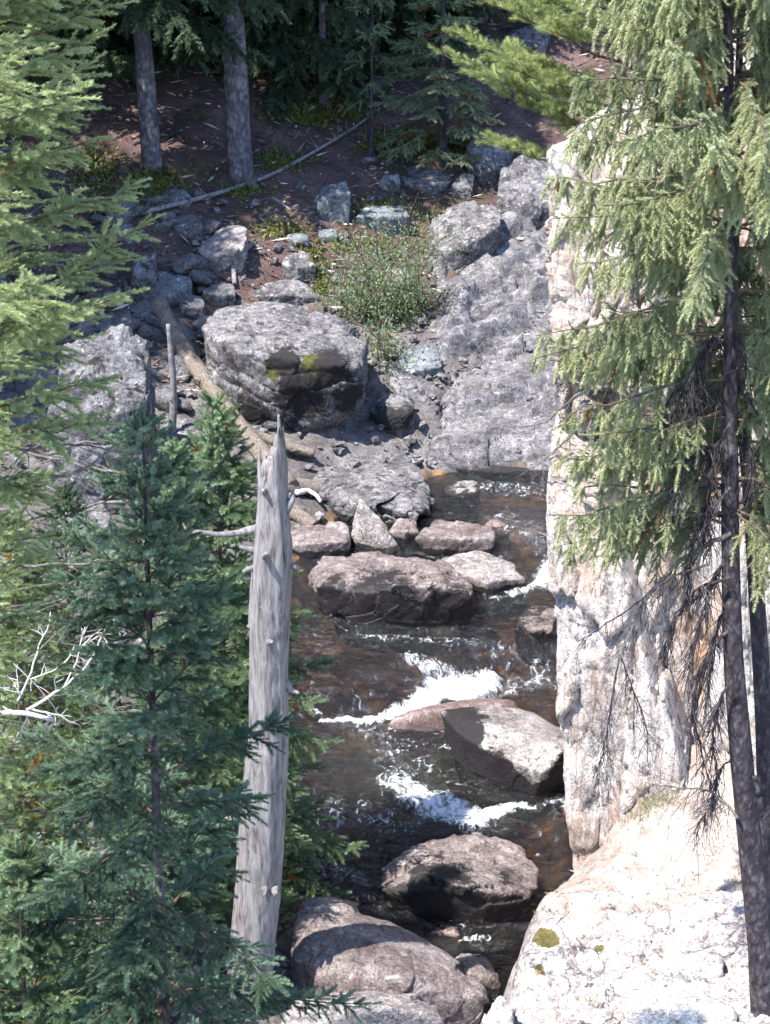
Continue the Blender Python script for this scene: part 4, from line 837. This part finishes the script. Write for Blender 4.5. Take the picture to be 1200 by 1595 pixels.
tq = np.stack([np.cos(th)*1.3, np.sin(th)*1.3, 0*th], 1)
cut = .02 + .20*np.abs(fbm(tq*2.6, 3, 15)) + .22*sstep(-np.cos(th), -.3, .9) + .16*sstep(-np.sin(th), 0, 1)*(.5 + .5*np.cos(th*3))
zl = cc[0, 2] - cut; over = np.clip((cc[:, 2:3] - zl[None]), 0, None)
R_ = R_*(1 - .8*sstep(over, 0, .12)); zoff = -over*.85
V = np.stack([cc[:, :1] + R_*np.cos(th), cc[:, 1:2] + R_*np.sin(th), np.repeat(cc[:, 2:3], nth, 1) + zoff], -1)
i = np.arange(ns-1)[:, None]*nth; j = np.arange(nth)[None, :]; j2 = (j+1) % nth
Q = np.stack([i+j, i+nth+j, i+nth+j2, i+j2], -1).reshape(-1, 4)
root = empty('dead_snag', (cc[-1][0], SY, sb[2]), 'barkless silver-grey dead snag with broken spiky top in the foreground', 'dead tree')
mb = MB(); mb.add(V.reshape(-1, 3), quads=Q); mb.add(np.vstack([V[0], V[0].mean(0)[None] - (0, 0, .05)]), [(k, (k+1) % nth, nth) for k in range(nth)]); mb.build('trunk', M['snag'], root)
def sp_tube(nm, pl, rr, y=SY, rough=.25, m='snag', seed=1):
    mb = MB(); Pp, Rr = resample([P(*q_, y + (q_[2] if len(q_) > 2 else 0)) if len(q_) == 2 else P(q_[0], q_[1], y + q_[2]) for q_ in pl], rr, 18); tube(mb, Pp, Rr, 9, .5, 0, True, rough, seed); return mb.build(nm, M[m], root)
sp_tube('splinter', [(408, 760, -.03), (405, 725, -.02), (404, 690, 0)], [.022, .016, .003])
sp_tube('splinter', [(442, 800, -.03), (455, 780, -.02), (458, 762, 0)], [.03, .024, .004])
sp_tube('splinter', [(436, 720, .0), (437, 680, .0), (434, 646, 0)], [.03, .02, .006])
sp_tube('branch', [(410, 822, 0), (392, 825, 0), (370, 831, -.03), (335, 833, -.06), (305, 827, -.1), (282, 833, -.1)], [.034, .026, .021, .018, .013, .009])
sp_tube('branch', [(300, 828, -.1), (290, 824, -.1), (285, 815, -.1)], [.011, .009, .005])
for k, pl in enumerate(([(400, 858, 0), (384, 855, -.02), (374, 852, -.04)], [(405, 884, 0), (388, 886, -.05), (378, 891, -.08)], [(415, 862, -.05), (412, 868, -.17), (416, 862, -.24)], [(442, 880, 0), (456, 881, -.03), (461, 884, -.05)], [(418, 998, -.05), (420, 1001, -.15), (424, 1000, -.2)], [(440, 1058, 0), (452, 1074, -.02), (466, 1080, -.03)],
                        [(407, 1122, -.05), (406, 1123, -.16)], [(428, 1136, -.05), (430, 1139, -.17)], [(385, 1262, 0), (362, 1275, -.02), (346, 1278, -.04)], [(415, 1370, -.05), (413, 1385, -.15), (412, 1396, -.17)], [(428, 1375, -.05), (429, 1390, -.15), (429, 1398, -.15)], [(415, 766, -.03), (410, 764, -.13)], [(395, 980, 0), (386, 975, -.03)])):
    sp_tube('branch_stub', pl, np.linspace(.055 if k == 8 else .034 if k in (5, 9, 10) else .028, .010, len(pl)), seed=k, rough=.35)
# ------------------------------------------------------------------ right side: drooping spruce with dead lower limbs
rb = GL(1192, 1560); rb = P(1196, 1590, 8.55); rb[2] = ledge_z(rb[0], rb[1])
mids = [P(u, v, 8.55) for u, v in ((1184, 1450), (1166, 1290), (1152, 1150), (1141, 1000), (1137, 800), (1138, 600), (1140, 400), (1136, 150))]
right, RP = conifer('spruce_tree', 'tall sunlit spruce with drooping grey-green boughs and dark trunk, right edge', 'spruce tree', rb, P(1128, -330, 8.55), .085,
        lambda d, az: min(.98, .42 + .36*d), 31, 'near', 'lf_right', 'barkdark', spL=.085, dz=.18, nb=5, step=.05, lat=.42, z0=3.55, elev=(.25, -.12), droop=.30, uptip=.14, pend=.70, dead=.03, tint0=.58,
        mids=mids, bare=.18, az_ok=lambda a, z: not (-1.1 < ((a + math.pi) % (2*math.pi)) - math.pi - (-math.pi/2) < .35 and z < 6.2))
sp = Sprigs(77); wood = MB(); r = np.random.RandomState(78)
for (u, v, L, az) in ((1135, 640, .95, 3.0), (1137, 700, 1.0, 3.2), (1138, 760, .95, 2.9), (1136, 590, 1.05, 3.35), (1138, 800, .8, 3.3), (1138, 520, 1.1, 3.05), (1138, 560, .9, 2.6), (1130, 640, .5, 3.7), (1140, 330, .55, 4.2), (1140, 240, .5, 4.6)):
    bough(wood, sp, r, P(u, v, 8.55), az, L, .02, .25, .12, .075, .30, .085, .60, .012, .62, .05, .35)
for k_, (vv_, qq_) in enumerate(zip(wood.v, wood.q)):
    w1 = MB(); w1.add(vv_, quads=qq_ - qq_.min()); w1.build('branch', M['twig'], right)
mb = MB(); sp.emit(mb, 'near'); mb.build('lower_bough', M['lf_right'], right, smooth=False)
dl = [([(1140, 1000), (1090, 940), (1040, 990), (1000, 1040), (965, 1110)][:3], .0)]
for k, (pl, r0, nt) in enumerate(([[(1139, 830), (1095, 850), (1050, 880), (1010, 930), (985, 970), (968, 1020)], .016, 26], [[(966, 1020), (955, 1080), (948, 1130), (935, 1190), (925, 1205)], .006, 10], [[(966, 1020), (985, 1070), (1005, 1120), (1010, 1160)], .005, 8],
        [[(1140, 980), (1105, 1010), (1085, 1060), (1078, 1110), (1095, 1170), (1112, 1230)], .013, 26], [[(1150, 1275), (1130, 1250), (1105, 1230), (1060, 1228), (1005, 1218)], .011, 14], [[(1138, 700), (1100, 690), (1060, 720), (1040, 790)], .014, 26], [[(1138, 900), (1090, 910), (1050, 960), (1035, 1010)], .011, 24],
        [[(1137, 620), (1090, 590), (1050, 600), (1030, 680)], .012, 24], [[(1138, 760), (1110, 790), (1080, 840), (1070, 920)], .012, 28], [[(1138, 860), (1110, 900), (1080, 1000), (1072, 1060)], .012, 28], [[(1142, 1060), (1120, 1090), (1110, 1150), (1118, 1215), (1110, 1265)], .010, 26], [[(1136, 540), (1110, 520), (1085, 560), (1075, 640)], .010, 26],
        [[(1138, 660), (1120, 690), (1105, 760), (1100, 830)], .009, 28], [[(1144, 640), (1165, 690), (1180, 760)], .008, 12], [[(1142, 500), (1160, 560), (1172, 640)], .008, 12], [[(1138, 940), (1120, 960), (1105, 1040), (1100, 1100)], .009, 24], [[(1100, 880), (1040, 900), (980, 950), (900, 1000)], .006, 8], [[(1140, 1180), (1120, 1200), (1108, 1250), (1080, 1300)], .008, 18])):
    mb = MB(); deadtw(mb, [P(u, v, 8.5 + .07*math.sin(3*k + j)) for j, (u, v) in enumerate(pl)], r0, .003, int(nt*3), 130+k, .30, .75, n=18); mb.build('dead_branch', M['barkdark' if k not in (0, 4) else 'twiggrey'], right)
# second trunk behind it
b2 = GL(1199, 1330); q2 = [P(u, v, 9.15) for u, v in ((1196, 1250), (1190, 1100), (1180, 950), (1172, 800), (1160, 680), (1148, 560), (1143, 350), (1150, 150))]
q2b = P(1203, 1400, 9.15); q2b[2] = ledge_z(q2b[0], q2b[1])
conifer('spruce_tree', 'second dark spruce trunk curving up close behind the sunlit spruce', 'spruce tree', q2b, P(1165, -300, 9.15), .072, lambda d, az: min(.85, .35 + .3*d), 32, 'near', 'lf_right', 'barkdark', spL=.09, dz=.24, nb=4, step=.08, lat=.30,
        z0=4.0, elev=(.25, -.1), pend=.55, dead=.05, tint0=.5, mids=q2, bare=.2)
mb = MB(); deadtw(mb, [P(u, v, 8.45) for u, v in ((1190, 1275), (1183, 1245), (1176, 1210))], .022, .016, 0, 3, n=10)
tag(mb.build('dead_stub', M['barkdark'], origin=P(1190, 1275, 8.45)), 'short broken dead stub leaning between the two dark trunks', 'dead stub')
# pine behind the cliff top
def pine_ok(a, z): return True
pb = np.array([2.75, 14.6, ground(2.75, 14.6)])
conifer('pine_tree', 'yellow-green pine spreading tufted boughs over the top of the bright cliff', 'pine tree', pb, P(1010, -330, 14.6), .12, lambda d, az: min(2.0, .5 + .6*d), 41, 'pine', 'lf_pine', 'twiggrey', spL=.09, dz=.24, nb=6, step=.11, lat=.5,
        z0=max(.5, P(1000, 262, 14.6)[2] - pb[2]), elev=(.5, .05), droop=.05, uptip=.12, dead=0, tint0=.6, lrise=.6, bare=.35)

# ------------------------------------------------------------------ the wooded slope behind
def up(g_, u, v): r_ = ray(u, v); return np.array([0, 0, H]) + r_*(g_[1]/r_[1])
gK = G(238, 262); gL = G(376, 280); FT = []
def tallen(g_, q, h): d = (q - g_); return g_ + d*(h/d[2])
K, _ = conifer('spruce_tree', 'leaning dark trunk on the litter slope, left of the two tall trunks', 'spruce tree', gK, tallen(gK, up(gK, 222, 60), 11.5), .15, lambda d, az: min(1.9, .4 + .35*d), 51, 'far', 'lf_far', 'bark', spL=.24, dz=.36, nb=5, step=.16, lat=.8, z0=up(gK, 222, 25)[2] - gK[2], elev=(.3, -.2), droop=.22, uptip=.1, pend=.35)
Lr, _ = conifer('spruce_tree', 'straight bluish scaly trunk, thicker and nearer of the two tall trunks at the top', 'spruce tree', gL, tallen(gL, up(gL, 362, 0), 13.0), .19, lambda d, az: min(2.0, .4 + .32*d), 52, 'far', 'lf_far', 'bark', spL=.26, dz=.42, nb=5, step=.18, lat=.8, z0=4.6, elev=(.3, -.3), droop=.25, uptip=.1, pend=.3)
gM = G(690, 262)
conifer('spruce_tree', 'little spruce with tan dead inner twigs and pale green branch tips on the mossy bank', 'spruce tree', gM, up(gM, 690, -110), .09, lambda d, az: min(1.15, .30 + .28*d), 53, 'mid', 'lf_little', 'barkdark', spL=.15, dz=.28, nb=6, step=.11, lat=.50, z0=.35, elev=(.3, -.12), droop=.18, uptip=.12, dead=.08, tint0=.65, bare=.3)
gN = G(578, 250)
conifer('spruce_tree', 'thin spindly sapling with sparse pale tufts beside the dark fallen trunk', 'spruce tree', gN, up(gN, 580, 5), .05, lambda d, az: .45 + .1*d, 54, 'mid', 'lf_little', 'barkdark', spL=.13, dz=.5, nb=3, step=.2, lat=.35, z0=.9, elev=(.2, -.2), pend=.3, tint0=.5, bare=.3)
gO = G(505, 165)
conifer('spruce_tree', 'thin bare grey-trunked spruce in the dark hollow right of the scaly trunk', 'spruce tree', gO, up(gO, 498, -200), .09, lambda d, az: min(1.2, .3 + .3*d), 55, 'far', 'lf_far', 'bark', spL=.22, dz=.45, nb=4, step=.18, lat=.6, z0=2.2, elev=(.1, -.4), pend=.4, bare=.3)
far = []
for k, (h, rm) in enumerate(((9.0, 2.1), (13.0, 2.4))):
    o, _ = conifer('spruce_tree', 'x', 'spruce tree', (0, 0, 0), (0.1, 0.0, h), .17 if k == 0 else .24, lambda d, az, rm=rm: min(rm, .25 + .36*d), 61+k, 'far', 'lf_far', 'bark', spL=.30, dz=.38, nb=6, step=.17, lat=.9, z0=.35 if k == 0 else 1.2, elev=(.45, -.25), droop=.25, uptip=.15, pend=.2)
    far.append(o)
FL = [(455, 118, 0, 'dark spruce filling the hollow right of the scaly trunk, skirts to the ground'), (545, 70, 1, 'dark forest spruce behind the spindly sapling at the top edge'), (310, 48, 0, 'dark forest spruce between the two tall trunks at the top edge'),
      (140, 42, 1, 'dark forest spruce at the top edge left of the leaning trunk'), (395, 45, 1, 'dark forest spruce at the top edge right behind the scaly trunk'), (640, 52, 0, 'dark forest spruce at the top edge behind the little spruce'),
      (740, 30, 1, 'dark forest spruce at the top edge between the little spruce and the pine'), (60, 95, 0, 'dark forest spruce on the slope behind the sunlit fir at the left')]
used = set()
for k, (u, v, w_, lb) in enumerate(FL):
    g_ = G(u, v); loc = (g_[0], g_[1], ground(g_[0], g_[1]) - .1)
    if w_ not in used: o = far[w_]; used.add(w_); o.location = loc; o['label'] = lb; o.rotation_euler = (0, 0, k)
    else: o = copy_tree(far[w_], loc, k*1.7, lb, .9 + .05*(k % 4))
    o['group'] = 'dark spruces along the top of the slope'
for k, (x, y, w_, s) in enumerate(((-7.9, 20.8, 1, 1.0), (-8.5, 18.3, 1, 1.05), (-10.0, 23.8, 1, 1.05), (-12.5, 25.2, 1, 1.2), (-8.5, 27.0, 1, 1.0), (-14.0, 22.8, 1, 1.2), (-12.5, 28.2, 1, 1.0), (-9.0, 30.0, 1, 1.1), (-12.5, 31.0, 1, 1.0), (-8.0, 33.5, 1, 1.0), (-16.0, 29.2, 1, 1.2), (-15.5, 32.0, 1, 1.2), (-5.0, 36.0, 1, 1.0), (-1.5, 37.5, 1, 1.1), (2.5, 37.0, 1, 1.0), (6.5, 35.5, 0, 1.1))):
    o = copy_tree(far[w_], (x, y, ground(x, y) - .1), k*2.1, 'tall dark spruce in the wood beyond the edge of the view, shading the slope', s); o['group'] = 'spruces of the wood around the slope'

# ------------------------------------------------------------------ fallen wood
def log(label, pl, r0, r1, m, lift=1.0, name='fallen_log', cat='fallen log', n=26, sides=10, rough=.18, seed=0, ys=None, nt=0):
    pts = []
    for k, (u, v) in enumerate(pl):
        if ys is not None: q_ = P(u, v, ys[k])
        else: q_ = G(u, v); q_ = q_ + np.array([0, 0, r0*lift])
        pts.append(q_)
    Pp, R_ = resample(pts, np.linspace(r0, r1, len(pts)), n); mb = MB(); tube(mb, Pp, R_, sides, .5, 0, True, rough, seed)
    rr = np.random.RandomState(seed)
    for _ in range(nt):
        k = rr.randint(1, n-1); d = unit((rr.normal()*.4, rr.normal()*.4 - .3, .3 + rr.rand())); l = rr.uniform(.08, .3); tube(mb, [Pp[k], Pp[k] + d*l*.5, Pp[k] + d*l + rr.normal(size=3)*.03], [R_[k]*.4, R_[k]*.3, R_[k]*.15], 5, .5, 0, True)
    return tag(mb.build(name, M[m], origin=pts[0]), label, cat)
log('long thin grey fallen pole bending across the litter slope', [(160, 350), (230, 338), (300, 320), (360, 303), (420, 282), (480, 250), (550, 208), (592, 176)], .04, .022, 'loggrey', 2.0, 'fallen_pole', 'fallen pole', 40, nt=16, seed=4)
log('thick weathered brown log sloping down left of the big block boulder', [(246, 488), (285, 560), (330, 622), (380, 690), (425, 742), (455, 775)], .125, .115, 'log', 1.2, seed=6, n=30, rough=.32, nt=6)
log('split yellowish log lying under the front of the big boulder', [(385, 688), (440, 708), (490, 722)], .075, .06, 'log', 1.8, seed=7)
log('dark mossy fallen trunk leaning on the bank left of the little spruce', [(575, 170), (605, 140), (645, 108)], .17, .13, 'logdark', 1.6, seed=8)
log('dark fallen trunk higher up behind the little spruce', [(588, 92), (620, 78), (655, 66)], .12, .10, 'logdark', 1.5, seed=9)
log('dark log at the very top edge beside the pine', [(770, 22), (800, 14), (850, 2)], .12, .10, 'logdark', 1.5, seed=10)
log('pale brown log lying flat just right of the snag by the water', [(440, 772), (470, 768), (500, 772)], .11, .10, 'log', .8, seed=11)
log('short reddish stump log leaning behind the snag splinter', [(448, 800), (470, 815), (490, 830)], .10, .09, 'log', .8, seed=12)
log('twisted white driftwood piece beside the rough lumpy boulder', [(462, 783), (480, 778), (494, 786), (500, 796)], .04, .02, 'bleach', 3.2, 'driftwood', 'driftwood', 16, 7, .3, 13)
y_ = G(268, 690)[1]
log('upright grey dead stick standing in front of the fallen log', [(266, 690), (271, 640), (270, 590), (266, 540), (262, 505)], .055, .03, 'loggrey', 0, 'dead_stick', 'dead stick', 24, 8, .2, 14, ys=[y_, y_, y_, y_, y_], nt=3)
log('curved dark root hanging below the perched pale boulder', [(392, 388), (372, 402), (364, 425), (366, 450)], .05, .035, 'loggrey', 1.5, 'root', 'root', 16, 8, .2, 15)
log('short grey branch lying on the litter above the perched boulder', [(425, 312), (440, 322), (455, 332)], .03, .015, 'loggrey', 1.2, 'fallen_branch', 'fallen branch', 10, 6, .2, 16)
log('thin dry branch lying on the shade slope left of the leaning trunk', [(112, 98), (150, 118), (190, 140)], .04, .02, 'log', 1.2, 'fallen_branch', 'fallen branch', 12, 6, .2, 17, nt=5)
for k, (pl, lb) in enumerate((([(905, 612), (880, 632), (850, 660), (800, 665), (770, 660)], 'thin bare branch reaching from the cliff over the stream head, longest'), ([(915, 650), (880, 690), (850, 715), (820, 735)], 'thin bare branch drooping from the cliff notch to the water'), ([(910, 600), (890, 590), (868, 600)], 'short bare forked twig at the cliff notch'))):
    mb = MB(); deadtw(mb, [P(u, v, 11.0 + .1*j) for j, (u, v) in enumerate(pl)], .010, .003, 14, 200+k, .25, .2, n=16)
    tag(mb.build('dead_branch', M['twiggrey'], origin=P(*pl[0], 11.0)), lb, 'dead branch')
# ------------------------------------------------------------------ shrubs, plants, litter
def leaves(mb, pts, dirs, l, w, tint, r):
    n = len(pts); d = dirs/np.linalg.norm(dirs, axis=1)[:, None]; s = np.cross(d, r.normal(size=(n, 3))); s /= np.linalg.norm(s, axis=1)[:, None] + 1e-9
    l = l[:, None]; w = w[:, None]
    V = np.stack([pts, pts + d*l*.5 + s*w, pts + d*l, pts + d*l*.5 - s*w], 1).reshape(-1, 3)
    mb.add(V, quads=np.arange(4*n).reshape(-1, 4), tint=np.repeat(tint, 4))
def shrub(label, bases, tips, nper, leaf, seed, name='willow_shrub', ll=.07, cat='shrub'):
    r = np.random.RandomState(seed); g0 = G(*bases[0]); root = empty(name, g0, label, cat); st = MB(); lf = MB()
    for k, (u, v, hh, lean) in enumerate(tips):
        b_ = G(*bases[k % len(bases)]) + r.normal(size=3)*(.1, .1, 0); b_[2] = ground(b_[0], b_[1]) - .05
        t_ = P(u, v, b_[1] + lean); t = np.linspace(0, 1, 9)[:, None]
        c = b_ + (t_ - b_)*t + np.array([0, 0, 1.0])*(.22*np.sin(t*math.pi)*.5) + np.cumsum(r.normal(size=(9, 3)), 0)*.02
        tube(st, c, np.linspace(.014, .003, 9), 5, .5, 0, False)
        q = c[np.clip((9*r.beta(2.2, 1.3, nper)).astype(int), 2, 8)] + r.normal(size=(nper, 3))*(.19, .19, .17)
        dr = (q - c[4]) * .3 + r.normal(size=(nper, 3))*.5 + (0, 0, .5)
        tn = np.clip(.5 + r.normal()*.15 + r.normal(size=nper)*.2, 0, .89); tn[r.rand(nper) < .03] = .96
        leaves(lf, q, dr, ll*r.uniform(.6, 1.3, nper), ll*.16*r.uniform(.7, 1.3, nper), tn, r)
        for _ in range(6):
            j = r.randint(3, 9); e = c[j] + r.normal(size=3)*.2 + (0, 0, .1); tube(st, [c[j], (c[j] + e)/2 + r.normal(size=3)*.03, e], [.005, .004, .002], 4, .5, 0, False)
    st.build('stem', M['twig'], root); lf.build('foliage', M[leaf], root, smooth=False); return root
rr_ = np.random.RandomState(3)
tips = [(u + rr_.normal()*10, v + rr_.normal()*15, 0, rr_.uniform(-.2, .4)) for u, v in [(520, 420), (535, 390), (548, 365), (560, 395), (575, 380), (590, 410), (600, 375), (612, 395), (628, 380), (640, 370), (655, 385), (668, 370), (685, 390), (700, 380), (530, 450), (555, 440), (580, 450), (610, 440), (640, 430), (665, 420), (690, 412), (545, 470), (600, 470), (635, 465), (520, 475), (660, 455), (575, 485), (615, 490)]]
shrub('airy grey-green willow shrub growing above the big block boulder', [(545, 505), (570, 500), (600, 510), (630, 505), (655, 490), (560, 490), (610, 500)], tips, 250, 'lf_willow', 21, ll=.055)
shrub('small green shrub in the gap at the right shoulder of the big boulder', [(592, 572), (600, 570)], [(582, 530, 0, 0), (592, 520, 0, 0), (604, 528, 0, .1), (596, 545, 0, -.1), (588, 550, 0, 0)], 110, 'lf_willow', 22, 'small_shrub')
shrub('low yellow-leaved bush at the left edge of the shade slope', [(115, 330), (130, 335)], [(105, 290, 0, 0), (120, 285, 0, .1), (135, 300, 0, 0), (145, 315, 0, .1)], 60, 'lf_pale', 23, 'small_shrub')
shrub('small orange-leaved plant behind the dark spruce top', [(180, 790), (185, 790)], [(172, 740, 0, 0), (182, 735, 0, 0), (190, 755, 0, 0), (178, 765, 0, 0)], 40, 'grass', 24, 'small_plant', .12, 'plant')
r = np.random.RandomState(31); gc = MB()
for (u, v, ru, rv, n, big) in ((610, 235, 35, 14, 520, .07), (640, 222, 45, 12, 520, .08), (690, 240, 40, 12, 360, .07), (435, 360, 45, 14, 200, .07), (430, 255, 40, 14, 180, .08), (500, 180, 70, 18, 420, .1), (155, 270, 40, 30, 300, .09), (245, 290, 35, 22, 260, .1), (600, 330, 60, 20, 240, .07), (560, 385, 60, 15, 240, .07), (740, 270, 20, 20, 140, .06), (500, 435, 14, 30, 160, .07), (380, 300, 30, 12, 120, .08), (480, 400, 14, 8, 90, .07), (640, 480, 50, 26, 200, .06), (680, 345, 30, 15, 100, .06)):
    for _ in range(n):
        a = r.normal(); b_ = r.normal(); q = G(u + a*ru*.6, v + b_*rv*.6, False)
        leaves(gc, (q + (0, 0, .02))[None] + r.normal(size=(3, 3))*.04, r.normal(size=(3, 3))*.6 + (0, 0, .7), np.full(3, big)*r.uniform(.5, 1.2, 3), np.full(3, big*.25), np.clip(np.full(3, .5 + r.normal()*.25), 0, 1), r)
tag(gc.build('ground_cover', M['lf_ground'], smooth=False), kind='stuff')
# dry needles, bark scraps and twigs strewn on the slope
m, N, L, b = mat('litter'); L.new(ramp(N, L, attr(N, 'tint'), [(0, (.05, .03, .025)), (.55, (.16, .10, .08)), (.8, (.30, .24, .21)), (1, (.5, .45, .42))]), b.inputs['Base Color']); b.inputs['Roughness'].default_value = .9
lt = MB(); n = 15000; xs = r.uniform(-9, 5, n); ys = 20 + 13*r.rand(n)**1.2; k = (ys - hill_y0(xs)) > 1.0; xs, ys = xs[k], ys[k]; zs = T(xs, ys); n = len(xs)
d = r.normal(size=(n, 3))*(1, 1, .25); leaves(lt, np.stack([xs, ys, zs + .045], 1), d, .09*2.6**r.normal(size=n).clip(-1, 1.4), .008 + .016*r.rand(n), r.rand(n)**1.3, r)
tag(lt.build('leaf_litter', m, smooth=False), kind='stuff')
gv = MB(); V0_, T0_ = ICO4 = ico(1); n = 3400
reg = r.rand(n); xs = np.where(reg < .55, r.uniform(-8.5, 1.2, n), np.where(reg < .8, r.uniform(0.3, 4.5, n), r.uniform(-4.5, -.6, n))); ys = np.where(reg < .8, 17.2 + 7.5*r.rand(n), 8.5 + 6*r.rand(n))
k = (np.maximum(x_left(ys) - xs, xs - x_right(ys)) > -.05) | (ys - hill_y0(xs) > 0); xs, ys = xs[k], ys[k]; n = len(xs); zs = T(xs, ys)
sz = .018*5.5**(r.rand(n)**2.0); jit = 1 + .35*r.normal(size=(n, len(V0_), 1)).clip(-1, 1)
th_ = r.uniform(0, 6.28, n); sq = np.stack([r.uniform(.8, 1.4, n), r.uniform(.7, 1.1, n), r.uniform(.45, .9, n)], 1)
W = V0_[None]*jit*sq[:, None]*sz[:, None, None]; W = np.stack([W[..., 0]*np.cos(th_)[:, None] - W[..., 1]*np.sin(th_)[:, None], W[..., 0]*np.sin(th_)[:, None] + W[..., 1]*np.cos(th_)[:, None], W[..., 2]], -1)
W = W + np.stack([xs, ys, zs + .2*sz + .03], 1)[:, None]
gv.add(W.reshape(-1, 3), (T0_[None] + (np.arange(n)*len(V0_))[:, None, None]).reshape(-1, 3))
tag(gv.build('gravel', M['granite'], smooth=False, attrs={'moss': np.zeros(gv.n), 'stain_shade': np.zeros(gv.n)}), kind='stuff')
tw = MB()
n = 2600; xs = r.uniform(1.2, 4.5, n); ys = r.uniform(9.6, 11.6, n); zs = np.array([ledge_z(a, c_) for a, c_ in zip(xs, ys)]); k = zs > .7; xs, ys, zs = xs[k], ys[k], zs[k]; n = len(xs)
leaves(tw, np.stack([xs, ys, zs + .006], 1), r.normal(size=(n, 3))*(1, 1, .3), .04*r.uniform(.4, 1.6, n), .002 + .004*r.rand(n), .3 + .7*r.rand(n), r)
tag(tw.build('needle_litter', m, smooth=False), kind='stuff')
gr = MB()
for (u, v, n) in ((1010, 1255, 160), (985, 1275, 120), (855, 1425, 50), (1050, 1250, 60), (925, 1300, 40), (1145, 1375, 30), (905, 1565, 40), (1000, 1262, 80)):
    for _ in range(n):
        q = GL(u + r.normal()*16, v + r.normal()*7); q[2] = ledge_z(q[0], q[1]); dd = unit(r.normal(size=3)*.45 + (0, 0, 1)); l = r.uniform(.03, .10)
        leaves(gr, q[None], dd[None], np.array([l]), np.array([.0035]), np.array([r.uniform(0, .9)]), r)
tag(gr.build('grass', M['grass'], smooth=False), kind='stuff')
